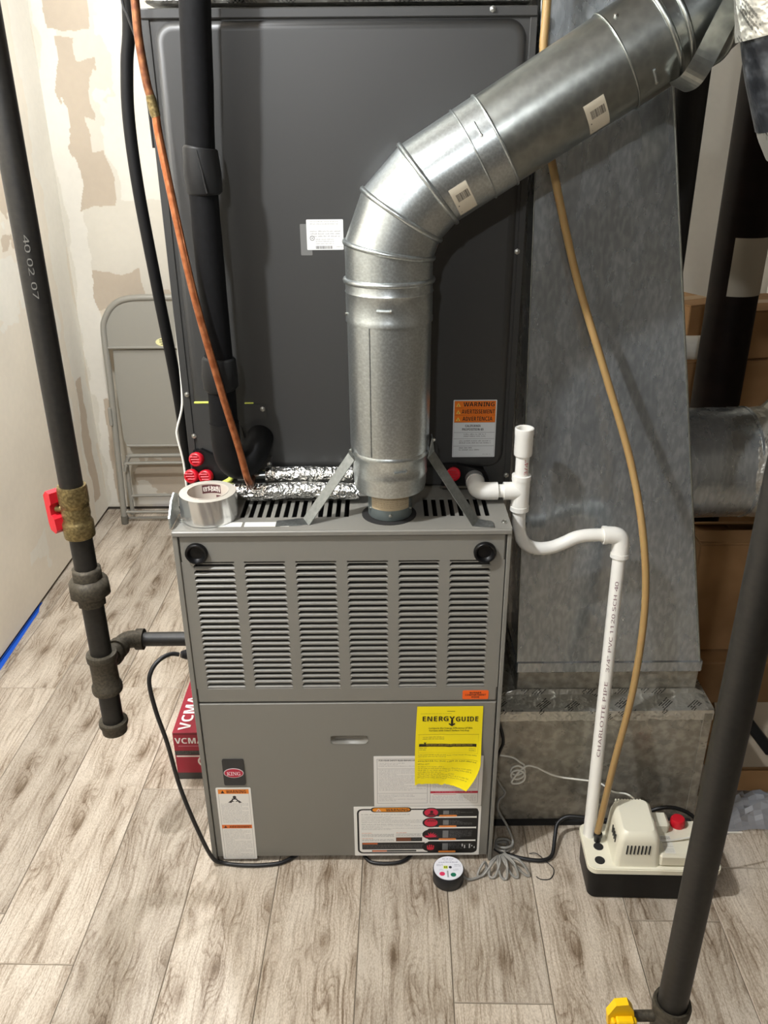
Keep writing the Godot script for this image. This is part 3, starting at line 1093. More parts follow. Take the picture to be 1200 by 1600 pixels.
	rect(im, 10, 10, 150, 36, rgb(232, 134, 44))
	wedge(im, Vector2(22, 32), Vector2(38, 32), Vector2(30, 16), rgb(40, 24, 16))
	oval(im, 82, 56, 8, 9, rgb(48, 46, 46))
	wedge(im, Vector2(50, 88), Vector2(76, 64), Vector2(66, 90), rgb(48, 46, 46))
	wedge(im, Vector2(114, 88), Vector2(88, 64), Vector2(100, 90), rgb(48, 46, 46))
	rect(im, 70, 64, 94, 84, rgb(48, 46, 46))
	oval(im, 82, 76, 9, 7, rgb(230, 228, 222))
	micro(im, 18, 94, 142, 214, 8, rgb(110, 110, 112), rng, 0.75)
	rect(im, 10, 224, 150, 246, rgb(222, 112, 44))
	wedge(im, Vector2(18, 242), Vector2(34, 242), Vector2(26, 228), rgb(60, 26, 16))
	micro(im, 18, 252, 142, 428, 8, rgb(110, 110, 112), rng, 0.75)
	o = plate(f, "caution_label", -0.3735, 0.0105, -0.2965, 0.2225, zz, 0.0006, paper(im), "tall white label with two orange bands", 0.003)
	lettering(o, [["WARNING", at(0.006, 0.0950, 0.0008), 0.044, 0.0085], ["AVERTISSEMENT", at(0.007, -0.0075, 0.0008), 0.048, 0.0062]], mat(rgb(90, 36, 14), 0.6))
	# yellow efficiency guide, its torn lower edge curling away from the door
	im = sheet(416, 500, rgb(246, 226, 6))
	var yk := rgb(92, 80, 6)
	rect(im, 190, 30, 240, 33, yk)
	micro(im, 26, 44, 220, 50, 6, yk, rng, 1.0)
	rect(im, 14, 176, 400, 178, rgb(190, 170, 8))
	frame(im, 20, 178, 396, 296, 1, rgb(190, 168, 8))
	micro(im, 46, 192, 180, 222, 11, yk, rng, 0.8)
	wedge(im, Vector2(52, 228), Vector2(70, 228), Vector2(61, 242), rgb(30, 24, 8))
	rect(im, 24, 238, 386, 256, rgb(34, 26, 10))
	micro(im, 70, 242, 360, 254, 11, rgb(214, 180, 40), rng, 1.0)
	micro(im, 26, 262, 70, 294, 11, yk, rng, 0.8)
	micro(im, 340, 266, 380, 294, 11, yk, rng, 0.8)
	micro(im, 20, 306, 390, 330, 11, rgb(120, 104, 8), rng, 0.9)
	rect(im, 20, 338, 396, 340, rgb(160, 142, 8))
	micro(im, 20, 344, 386, 362, 16, rgb(70, 60, 8), rng, 1.0)
	micro(im, 20, 364, 90, 378, 14, rgb(70, 60, 8), rng, 1.0)
	micro(im, 20, 382, 380, 470, 12, rgb(128, 112, 8), rng, 0.7)
	var ym := paper(im, 0.5)
	ym.cull_mode = BaseMaterial3D.CULL_DISABLED
	b = MB.new()
	var gx := 24
	var gy := 30
	var gw := 0.137
	var gh := 0.206
	var wob := noise_of(4, 0.2, 3)
	var grid := []
	for j in gy + 1:
		var row := []
		var tv := float(j) / gy
		var right := 1.0
		if tv > 0.70:
			right = 1.0 - 0.22 * pow((tv - 0.70) / 0.30, 1.6)
		for i in gx + 1:
			var tu := float(i) / gx
			var edge := 1.0 + 0.018 * wob.get_noise_1d(i * 9.0) + (0.03 if i == 0 else 0.0) + (0.035 * smoothstep(0.7, 1.0, tu))
			var px := -gw / 2 + gw * tu * right - 0.004 * sin(tv * 2.2) * (1.0 - tu)
			var py := gh / 2 - gh * tv * (edge if tv > 0.8 else lerpf(1.0, edge, tv))
			var lift := 0.0012 + 0.0022 * smoothstep(0.3, 1.0, tv) + 0.016 * pow(maxf(0.0, tv * 0.7 + tu * 0.75 - 0.95) / 0.5, 2.0) + 0.0008 * sin(tu * 9.0 + tv * 5.0) * tv
			row.append(Vector3(px, py, lift))
		grid.append(row)
	var gn := func(i: int, j: int) -> Vector3:
		var a: Vector3 = grid[j][mini(i + 1, gx)] - grid[j][maxi(i - 1, 0)]
		var c: Vector3 = grid[maxi(j - 1, 0)][i] - grid[mini(j + 1, gy)][i]
		return a.cross(c).normalized()
	for j in gy:
		for i in gx:
			var us := [float(i) / gx, float(i + 1) / gx, float(j) / gy, float(j + 1) / gy]
			b.tri(grid[j + 1][i], grid[j + 1][i + 1], grid[j][i + 1], gn.call(i, j + 1), gn.call(i + 1, j + 1), gn.call(i + 1, j), Vector2(us[0], us[3]), Vector2(us[1], us[3]), Vector2(us[1], us[2]))
			b.tri(grid[j + 1][i], grid[j][i + 1], grid[j][i], gn.call(i, j + 1), gn.call(i + 1, j), gn.call(i, j), Vector2(us[0], us[3]), Vector2(us[1], us[2]), Vector2(us[0], us[2]))
	o = part(f, "efficiency_guide", b, ym, "bright yellow energy guide paper with a torn curling lower edge")
	o.position = Vector3(0.1345, 0.3355, z + 0.0006)
	lettering(o, [["ENERG", at(-0.0300, 0.0715, 0.0020), 0.054, 0.0125], ["GUIDE", at(0.0360, 0.0705, 0.0020), 0.047, 0.0125], ["Y", at(0.0045, 0.0712, 0.0020), 0.0120, 0.0125],
		["Compare the Energy Efficiency of this", at(0.002, 0.0465, 0.0021), 0.092, 0.0052], ["Furnace with Others Before You Buy", at(-0.001, 0.0400, 0.0021), 0.084, 0.0052]], mat(rgb(34, 26, 8), 0.6))
	b = MB.new()
	b.extrude(PackedVector2Array([Vector2(-0.0022, 0.068), Vector2(0.0022, 0.068), Vector2(0.0022, 0.0575), Vector2(0.0058, 0.0595), Vector2(0.0070, 0.0575), Vector2(0.0, 0.0515), Vector2(-0.0070, 0.0575), Vector2(-0.0058, 0.0595), Vector2(-0.0022, 0.0575)]), 0.0012, 0.0020, at(0.0045, 0, 0))
	part(o, "arrow", b, mat(rgb(34, 26, 8), 0.6))

func build_cabinet() -> void:
	var z := CAB
	var L := -0.398
	var R := 0.262
	var f := thing("coil_cabinet", "tall dark grey sheet metal coil cabinet standing on top of the furnace", "cabinet")
	var b := MB.new()
	b.box(Vector3((L + R) / 2, (0.85 + 1.712) / 2, z - 0.275), Vector3(R - L, 1.712 - 0.85, 0.55), 0.004)
	part(f, "body", b, M.paint_dark)
	# pressed front panel
	b = MB.new()
	var w := 0.622
	var h := 0.80
	var c := Vector2(-0.0665, 1.293)
	var rs := []
	for k in [[0.0, 0.0], [0.004, 0.0055], [0.010, 0.0075], [0.016, 0.0078]]:
		var pp := PackedVector3Array()
		var nn := PackedVector3Array()
		var out := rrect(w - 2 * k[0], h - 2 * k[0], 0.030 - k[0] * 0.8, Vector2(), 7)
		for e in out:
			pp.append(Vector3(c.x + e.x, c.y + e.y, z + k[1]))
			var side := Vector3(signf(e.x) * (1.0 if absf(e.x) > w / 2 - 0.035 else 0.0), signf(e.y) * (1.0 if absf(e.y) > h / 2 - 0.035 else 0.0), 0)
			var lean: float = [1.4, 0.9, 0.25, 0.0][rs.size()]
			nn.append((side.normalized() * lean + Vector3(0, 0, 1)).normalized())
		rs.append([pp, nn])
	b.rings(rs)
	b.cap(rs[3][0], Vector3.BACK)
	part(f, "front_panel", b, M.paint_dark)
	# side flanges
	for s in [[L + 0.007, 0.014], [R - 0.006, 0.012]]:
		b = MB.new()
		b.box(Vector3(s[0], 1.281, z + 0.0012), Vector3(s[1], 0.855, 0.0024), 0.0008)
		part(f, "side_flange", b, M.paint_dark)
	b = MB.new()
	b.box(Vector3((L + R) / 2, 1.7035, z + 0.003), Vector3(R - L, 0.016, 0.006), 0.002)
	part(f, "top_flange", b, M.paint_dark)
	# access plate round the refrigerant lines
	b = MB.new()
	b.extrude(PackedVector2Array([Vector2(-0.372, 0.868), Vector2(-0.380, 1.036), Vector2(-0.233, 1.032), Vector2(-0.232, 1.004), Vector2(-0.252, 1.000), Vector2(-0.285, 0.985), Vector2(-0.275, 0.935), Vector2(-0.245, 0.924), Vector2(-0.228, 0.922), Vector2(-0.226, 0.868)]), z + 0.0078, z + 0.0096)
	part(f, "access_plate", b, M.paint_dark)
	b = MB.new()
	b.box(Vector3(-0.352, 1.0372, z + 0.009), Vector3(0.046, 0.004, 0.004), 0.001)
	b.box(Vector3(-0.266, 1.0352, z + 0.009), Vector3(0.018, 0.0025, 0.004), 0.001)
	part(f, "foam_gasket", b, M.gasket)
	b = MB.new()
	b.box(Vector3(-0.239, 0.890, z + 0.0102), Vector3(0.020, 0.0042, 0.0016))
	part(f, "yellow_strip", b, mat(rgb(170, 170, 118), 0.6))
	for p in [Vector3(-0.389, 1.052, 0), Vector3(-0.384, 0.965, 0), Vector3(-0.240, 1.023, 0.0075), Vector3(-0.234, 0.905, 0.0075), Vector3(0.254, 0.874, 0), Vector3(0.186, 1.706, 0.004), Vector3(0.250, 1.32, 0)]:
		screw(f, Vector3(p.x, p.y, z + 0.0025 + p.z), Vector3.BACK, M.screw, 0.0036)
	# black drain pan bosses with red plugs, at both ends
	b = MB.new()
	b.extrude(PackedVector2Array([Vector2(-0.392, 0.872), Vector2(-0.388, 0.935), Vector2(-0.368, 0.942), Vector2(-0.345, 0.930), Vector2(-0.322, 0.897), Vector2(-0.312, 0.880), Vector2(-0.318, 0.866), Vector2(-0.340, 0.862)]), z, z + 0.020)
	part(f, "drain_pan_boss", b, M.plastic_dark)
	b = MB.new()
	b.tube(smoothed([Vector3(-0.325, 0.905, z + 0.018), Vector3(-0.314, 0.892, z + 0.019), Vector3(-0.314, 0.878, z + 0.020), Vector3(-0.330, 0.868, z + 0.020)]), 0.0055, 8)
	part(f, "foam_gasket", b, M.gasket)
	b = MB.new()
	b.extrude(PackedVector2Array([Vector2(0.120, 0.905), Vector2(0.150, 0.905), Vector2(0.205, 0.893), Vector2(0.216, 0.872), Vector2(0.216, 0.852), Vector2(0.120, 0.852)]), z, z + 0.022)
	part(f, "drain_pan_boss", b, M.plastic_dark)
	b = MB.new()
	b.box(Vector3(0.170, 0.857, z + 0.024), Vector3(0.110, 0.005, 0.004), 0.001)
	part(f, "pan_lip", b, mat(rgb(74, 70, 60), 0.5))
	for p in [Vector3(-0.378, 0.922, 0.020), Vector3(-0.391, 0.886, 0.022), Vector3(-0.362, 0.885, 0.022), Vector3(0.143, 0.886, 0.022)]:
		b = MB.new()
		var ribs := []
		b.lathe([Vector2(0.0145, 0.0), Vector2(0.0145, 0.010), Vector2(0.0130, 0.013), Vector2(0.0100, 0.014), Vector2(0.0095, 0.010), Vector2(0.0, 0.010)], turned(Vector3(-0.15, 0.25, 1), Vector3(p.x, p.y, z + p.z)), 16)
		var xf := turned(Vector3(-0.15, 0.25, 1), Vector3(p.x, p.y, z + p.z))
		for k in 3:
			var q := MB.new()
			q.box(xf * Vector3(0, 0.0125, (k - 1) * 0.006), Vector3(0.018, 0.003, 0.004), 0.0008)
			for e in q.ix:
				b.ix.append(e + b.v.size())
			b.v.append_array(q.v); b.n.append_array(q.n); b.t.append_array(q.t)
		part(f, "drain_plug", b, M.red, "ribbed red plastic plug")
	# white data label, with the ghost of an older sticker
	var rng := RandomNumberGenerator.new()
	rng.seed = 31
	plate(f, "sticker_residue", -0.149, 1.317, -0.128, 1.372, z + 0.0078, 0.0002, mat(rgb(104, 104, 102), 0.5))
	var im := sheet(232, 184, rgb(216, 216, 213))
	micro(im, 22, 8, 200, 46, 14, rgb(120, 120, 122), rng, 0.7)
	micro(im, 22, 66, 214, 112, 15, rgb(140, 140, 142), rng, 0.7)
	micro(im, 56, 116, 170, 156, 13, rgb(130, 130, 132), rng, 0.8)
	oval(im, 34, 112, 15, 15, rgb(100, 100, 100))
	oval(im, 34, 112, 11, 11, rgb(216, 216, 213))
	oval(im, 34, 112, 4, 4, rgb(90, 90, 90))
	bars(im, 56, 160, 160, 178, rgb(70, 70, 72), rng)
	micro(im, 186, 162, 226, 174, 11, rgb(130, 130, 130), rng, 1.0)
	plate(f, "data_label", -0.1372, 1.3265, -0.0702, 1.3795, z + 0.0078, 0.0006, paper(im), "white data label with small print and a barcode")
	# warning label with three orange bands
	im = sheet(232, 340, rgb(222, 226, 228))
	frame(im, 5, 5, 227, 335, 1, rgb(150, 150, 150))
	rect(im, 6, 6, 226, 131, rgb(238, 122, 22))
	for k in 3:
		rect(im, 6, 46 + k * 42, 226, 48 + k * 42, rgb(170, 76, 18))
		wedge(im, Vector2(14, 38 + k * 42), Vector2(38, 38 + k * 42), Vector2(26, 16 + k * 42), rgb(250, 206, 90))
		wedge(im, Vector2(24, 36 + k * 42), Vector2(29, 36 + k * 42), Vector2(26, 24 + k * 42), rgb(120, 60, 20))
	for y in [190, 228, 272]:
		rect(im, 6, y, 226, y + 2, rgb(140, 142, 146))
	micro(im, 60, 198, 180, 222, 12, rgb(92, 94, 98), rng, 0.8)
	micro(im, 36, 238, 206, 262, 12, rgb(92, 94, 98), rng, 0.8)
	micro(im, 36, 280, 146, 304, 12, rgb(92, 94, 98), rng, 0.8)
	micro(im, 166, 320, 210, 330, 9, rgb(92, 94, 98), rng, 1.0)
	var o := plate(f, "warning_label", 0.1400, 0.9170, 0.2265, 1.0380, z + 0.0078, 0.0006, paper(im), "white and orange warning label in three languages")
	lettering(o, [["WARNING", at(0.0075, 0.0515, 0.0008), 0.062, 0.0090], ["AVERTISSEMENT", at(0.0065, 0.0365, 0.0008), 0.066, 0.0088], ["ADVERTENCIA", at(0.0055, 0.0215, 0.0008), 0.060, 0.0086],
		["CALIFORNIA", at(-0.003, 0.0065, 0.0008), 0.031, 0.0048], ["PROPOSITION 65", at(-0.003, -0.0010, 0.0008), 0.043, 0.0048]], M.ink)
	# plenum on top, wrapped in printed foil
	b = MB.new()
	b.box(Vector3((L + R) / 2, 2.02, z - 0.275), Vector3(R - L - 0.01, 0.60, 0.53), 0.004)
	single("supply_plenum", "foil-wrapped supply plenum rising from the top of the coil cabinet", "duct", b, M.foil_print)

func gore(c0: Vector3, m0: Vector3, c1: Vector3, m1: Vector3, r: float, rings_out: Array = [], seg := 56) -> MB:
	# a straight pipe piece cut at both ends by the planes (c0, m0) and (c1, m1)
	var d := (c1 - c0).normalized()
	var w := Vector3(0, 0, 1)
	var u := w.cross(d).normalized()
	w = d.cross(u)
	var b := MB.new()
	var rs := []
	for e in [[c0, m0], [c1, m1]]:
		var p := PackedVector3Array()
		var nn := PackedVector3Array()
		for j in seg:
			var a := TAU * j / seg
			var o := u * cos(a) + w * sin(a)
			var q := c0 + o * r
			var tt: float = (e[0] - q).dot(e[1]) / d.dot(e[1])
			p.append(q + d * tt)
			nn.append(o)
		rs.append([p, nn])
		rings_out.append(p)
	b.rings(rs)
	return b

func bead(parent: Node, ring: PackedVector3Array, r: float, m: Material, called := "bead") -> void:
	var b := MB.new()
	var path := []
	for p in ring:
		path.append(p)
	path.append(ring[0])
	path.append(ring[1])
	b.tube(path, r, 8, false)
	part(parent, called, b, m)

func on_pipe(parent: Node, called: String, c: Vector3, d: Vector3, r: float, along: float, ang: float, wa: float, len: float, m: Material, label := "", th := 0.0006, seg := 10) -> MeshInstance3D:
	# a curved sticker on a pipe: centre c + d*along, facing angle ang round the pipe (0 = towards +z)
	var w := (Vector3(0, 0, 1) - d * d.z).normalized()
	var u := d.cross(w)
	var b := MB.new()
	var rs := []
	for e in [0.0, 1.0]:
		var p := PackedVector3Array()
		var nn := PackedVector3Array()
		for j in seg + 1:
			var a := ang - wa / 2 + wa * j / seg
			var o := w * cos(a) + u * sin(a)
			p.append(c + d * (along - len / 2 + len * e) + o * (r + th))
			nn.append(o)
		rs.append([p, nn])
	for j in seg:
		var u0 := float(j) / seg
		var u1 := float(j + 1) / seg
		b.tri(rs[0][0][j], rs[0][0][j + 1], rs[1][0][j + 1], rs[0][1][j], rs[0][1][j + 1], rs[1][1][j + 1], Vector2(u0, 1), Vector2(u1, 1), Vector2(u1, 0))
		b.tri(rs[0][0][j], rs[1][0][j + 1], rs[1][0][j], rs[0][1][j], rs[1][1][j + 1], rs[1][1][j], Vector2(u0, 1), Vector2(u1, 0), Vector2(u0, 0))
	return part(parent, called, b, m, label)

func build_flue() -> void:
	var f := thing("flue_pipe", "large galvanised flue pipe rising from the furnace and bending away right", "pipe", V(0.012, TOP, 1.47))
	var g: Material = M.galv
	var y0 := -TOP
	var b := MB.new()
	b.lathe([Vector2(0.0415, 0.850), Vector2(0.0425, 0.852), Vector2(0.0425, 0.918)].map(func(e): return Vector2(e.x, e.y + y0)), Transform3D(), 40)
	part(f, "vent_neck", b, mat(rgb(128, 138, 138), 0.45, 0.6))
	b = MB.new()
	b.lathe([Vector2(0.043, 0.908), Vector2(0.060, 0.905), Vector2(0.0665, 0.908), Vector2(0.0685, 0.916), Vector2(0.0690, 0.936), Vector2(0.0705, 0.940), Vector2(0.0700, 0.946), Vector2(0.0700, 0.975), Vector2(0.0735, 0.979), Vector2(0.0735, 0.984), Vector2(0.0715, 0.988)].map(func(e): return Vector2(e.x, e.y + y0)), Transform3D(), 56)
	part(f, "reducer_collar", b, g)
	b = MB.new()
	b.lathe([Vector2(0.0715, 0.984), Vector2(0.0735, 0.996), Vector2(0.0742, 1.22), Vector2(0.0742, 1.235)].map(func(e): return Vector2(e.x, e.y + y0)), Transform3D(), 56)
	part(f, "straight_pipe", b, g)
	b = MB.new()
	b.lathe([Vector2(0.0744, 1.223), Vector2(0.0764, 1.2235), Vector2(0.0764, 1.231), Vector2(0.0756, 1.233), Vector2(0.0756, 1.272), Vector2(0.0768, 1.274), Vector2(0.0756, 1.277), Vector2(0.0756, 1.296)].map(func(e): return Vector2(e.x, e.y + y0)), Transform3D(), 56)
	part(f, "adjusting_band", b, g)
	# lock seam up the front left of the straight pipe and slotted dimples
	b = MB.new()
	var sa := deg_to_rad(-28)
	b.tube([Vector3(sin(sa) * 0.0734, 0.99 + y0, cos(sa) * 0.0734), Vector3(sin(sa) * 0.0738, 1.222 + y0, cos(sa) * 0.0738)], 0.0019, 10)
	part(f, "lock_seam", b, g)
	var dir := Vector3(0.856, 0.517, 0).normalized()
	var r := 0.0752
	# elbow of four gores in the plane of the bend
	var a0 := Vector3(0, 1, 0)
	var a1 := Vector3(sin(deg_to_rad(21)), cos(deg_to_rad(21)), 0)
	var a2 := Vector3(sin(deg_to_rad(43)), cos(deg_to_rad(43)), 0)
	var a3 := dir
	var p0 := Vector3(0, 1.293 + y0, 0)
	var p1 := Vector3(0, 1.342 + y0, 0)
	var p2 := p1 + a1 * 0.060
	var p3 := p2 + a2 * 0.064
	var p4 := p3 + a3 * 0.085
	var p5 := p3 + a3 * 0.125
	var e := [[p0, a0, p1, (a0 + a1).normalized()], [p1, (a0 + a1).normalized(), p2, (a1 + a2).normalized()], [p2, (a1 + a2).normalized(), p3, (a2 + a3).normalized()], [p3, (a2 + a3).normalized(), p4, a3]]
	var last: PackedVector3Array
	for q in e:
		var out := []
		part(f, "elbow_gore", gore(q[0], q[1], q[2], q[3], r, out), g)
		bead(f, out[0], 0.0046 if q != e[0] else 0.0050, g)
		last = out[1]
	var o2 := []
	part(f, "elbow_collar", gore(p4, a3, p5, a3, r + 0.0008, o2), g)
	bead(f, o2[0], 0.0016, g)
	bead(f, o2[1], 0.0024, g)
	# straight run going up to the right
	var p6 := p3 + a3 * 0.338
	var o3 := []
	part(f, "straight_pipe", gore(p5 - a3 * 0.005, a3, p6, a3, r - 0.0008, o3), M.galv_smooth)
	# upper elbow
	var p7 := p3 + a3 * 0.408
	var o4 := []
	part(f, "elbow_collar", gore(p6, a3, p7, a3, r + 0.0006, o4), M.galv_smooth)
	bead(f, o4[0], 0.0018, M.galv_smooth)
	bead(f, o4[1], 0.0045, M.galv_smooth)
	var up := (a3 + Vector3(0.10, -0.06, -0.12)).normalized()
	var p8 := p7 + up * 0.016
	var p9 := p8 + up * 0.045
	var p10 := p9 + (up + Vector3(0.0, 0.1, -0.9)).normalized() * 0.14
	var o5 := []
	part(f, "elbow_gore", gore(p7, a3, p8, up, r + 0.0006, o5), M.galv_smooth)
	bead(f, o5[1], 0.0045, M.galv_smooth)
	o5 = []
	var m9 := (up + (p10 - p9).normalized()).normalized()
	part(f, "elbow_gore", gore(p8, up, p9, m9, r + 0.0006, o5), M.galv_smooth)
	bead(f, o5[1], 0.0038, M.galv_smooth)
	o5 = []
	part(f, "elbow_gore", gore(p9, m9, p10, (p10 - p9).normalized(), r + 0.0006, o5), M.galv_smooth)
	b = MB.new()
	b.cap(o5[1], (p10 - p9).normalized())
	part(f, "end_cover", b, M.galv_smooth)
	# barcode stickers
	var rng := RandomNumberGenerator.new()
	rng.seed = 61
	var im := sheet(100, 190, rgb(226, 218, 198))
	bars(im, 22, 20, 46, 150, rgb(60, 54, 50), rng, false)
	rect(im, 56, 16, 60, 170, rgb(110, 100, 90))
	rect(im, 66, 30, 76, 150, rgb(80, 72, 66))
	rect(im, 84, 16, 86, 170, rgb(140, 130, 120))
	for k in 14:
		rect(im, 52, 16 + rng.randi_range(0, 150), 92, 18 + rng.randi_range(0, 150), rgb(226, 218, 198))
	var lm := paper(im)
	on_pipe(f, "barcode_sticker", p3, a3, r, 0.036, 0.66, 0.80, 0.031, lm, "cream barcode sticker on the elbow")
	on_pipe(f, "barcode_sticker", p3, a3, r, 0.270, 0.72, 0.82, 0.034, lm, "cream barcode sticker on the sloping run")
	im = sheet(160, 60, rgb(176, 160, 132))
	micro(im, 6, 6, 154, 56, 9, rgb(96, 84, 66), rng)
	on_pipe(f, "neck_sticker", Vector3(0, y0, 0), Vector3.UP, 0.0425, 0.885, 0.0, 1.9, 0.026, paper(im), "tan sticker with worn print", 0.0006, 16)
	# dimpled slots and screws
	for q in [[Vector3(0, 1.252 + y0, 0), Vector3.UP, 0.0756, -0.12, true], [Vector3(0, 0.960 + y0, 0), Vector3.UP, 0.0700, 0.28, true], [p3 + a3 * 0.366, a3, r, 0.62, false], [p3 + a3 * 0.103, a3, r, -0.45, false]]:
		var d: Vector3 = q[1]
		var w := Vector3(0, 0, 1)
		var u := d.cross(w)
		var o := w * cos(q[3]) + u * sin(q[3])
		var side := d.cross(o)
		b = MB.new()
		var c: Vector3 = q[0] + o * (q[2] + 0.0006)
		b.tube([c - side * 0.013, c + side * 0.013], 0.0022, 8)
		part(f, "slot_rib", b, g)
		screw(f, c + side * 0.011, o, M.screw, 0.0022)
	screw(f, p3 + a3 * 0.352 + Vector3(-0.03, 0.0505, 0.048), Vector3(-0.3, 0.6, 0.6), M.screw, 0.0028)
	for q in [Vector3(0.0, 0.862 + y0, 0.0425), Vector3(0.038, 0.868 + y0, 0.019), Vector3(-0.038, 0.868 + y0, 0.019)]:
		screw(f, q, Vector3(q.x, 0, q.z).normalized(), M.screw, 0.0024)
	screw(f, Vector3(-0.0735, 1.238 + y0, 0.018), Vector3(-1, 0, 0.2), M.screw, 0.0024)
	# bracing straps: thin galvanised strip bent at both ends
	var straps := [
		["flat galvanised strap bracing the flue's left side, foot on the furnace top", [V(-0.0575, 0.992, 1.455), V(-0.060, 0.972, 1.455), V(-0.148, 0.8505, 1.428), V(-0.205, 0.8495, 1.424)]],
		["flat galvanised strap bracing the flue's right side, foot on the furnace top", [V(0.090, 1.010, 1.460), V(0.0885, 0.975, 1.455), V(0.173, 0.8505, 1.418), V(0.206, 0.8505, 1.412)]]]
	for k in 2:
		b = MB.new()
		var pts: Array = straps[k][1]
		var hw := 0.0115
		var ws := []
		var mid: Vector3 = (pts[2] - pts[1]).normalized().cross(Vector3(0.0, 0.45, 0.9)).normalized()
		if mid.z < 0:
			mid = -mid
		if mid.y < 0:
			mid = -mid
		for tw: float in [0.0, 0.5, 0.5, 0.0]:
			ws.append((Vector3(0, 0, -1).lerp(mid, tw)).normalized() * hw)
		for i in pts.size() - 1:
			var p: Vector3 = pts[i]
			var q: Vector3 = pts[i + 1]
			var w0: Vector3 = ws[i]
			var w1: Vector3 = ws[i + 1]
			var nn := (q - p).cross(w0 + w1).normalized()
			if nn.dot(Vector3(0, 0.6, 0.8)) < 0:
				nn = -nn
			nn *= 0.0008
			b.face(p - w0 + nn, q - w1 + nn, q + w1 + nn, p + w0 + nn, nn)
			b.face(p - w0 - nn, q - w1 - nn, q + w1 - nn, p + w0 - nn, -nn)
			b.face(p - w0 - nn, q - w1 - nn, q - w1 + nn, p - w0 + nn, -w0)
			b.face(p + w0 - nn, q + w1 - nn, q + w1 + nn, p + w0 + nn, w0)
		var t := thing("support_strap" if k == 0 else "support_strap_001", straps[k][0], "strap", Vector3.ZERO, "flue bracing straps")
		part(t, "strip", b, M.strap)
		screw(t, pts[0] + Vector3(-0.003 if k == 0 else 0.003, -0.006, 0.004), Vector3(-1 if k == 0 else 1, 0, 0.3), M.screw, 0.0028)
	# hanger strap round the upper elbow
	b = MB.new()
	var arc := smoothed([V(0.455, 1.592, 1.475), V(0.456, 1.583, 1.440), V(0.462, 1.589, 1.400), V(0.473, 1.612, 1.386), V(0.489, 1.650, 1.384), V(0.508, 1.694, 1.382), V(0.60, 1.90, 1.378), V(0.83, 2.402, 1.37)], 5)
	for k in arc.size() - 1:
		var p: Vector3 = arc[k]
		var q: Vector3 = arc[k + 1]
		var s0 := Vector3(0.90, -0.40, 0.0) * 0.0165
		var nn := (q - p).cross(s0).normalized()
		if nn.dot(Vector3(0.2, -0.6, 1.0)) < 0:
			nn = -nn
		var tk := nn * 0.0012
		b.face(p - s0, q - s0, q + s0, p + s0, nn)
		b.face(p - s0 - tk, q - s0 - tk, q + s0 - tk, p + s0 - tk, -nn)
		b.face(p - s0 - tk, q - s0 - tk, q - s0, p - s0, -s0)
		b.face(p + s0 - tk, q + s0 - tk, q + s0, p + s0, s0)
	single("hanger_strap", "galvanised hanger strap looped under the flue pipe at the top right", "strap", b, M.galv_smooth)

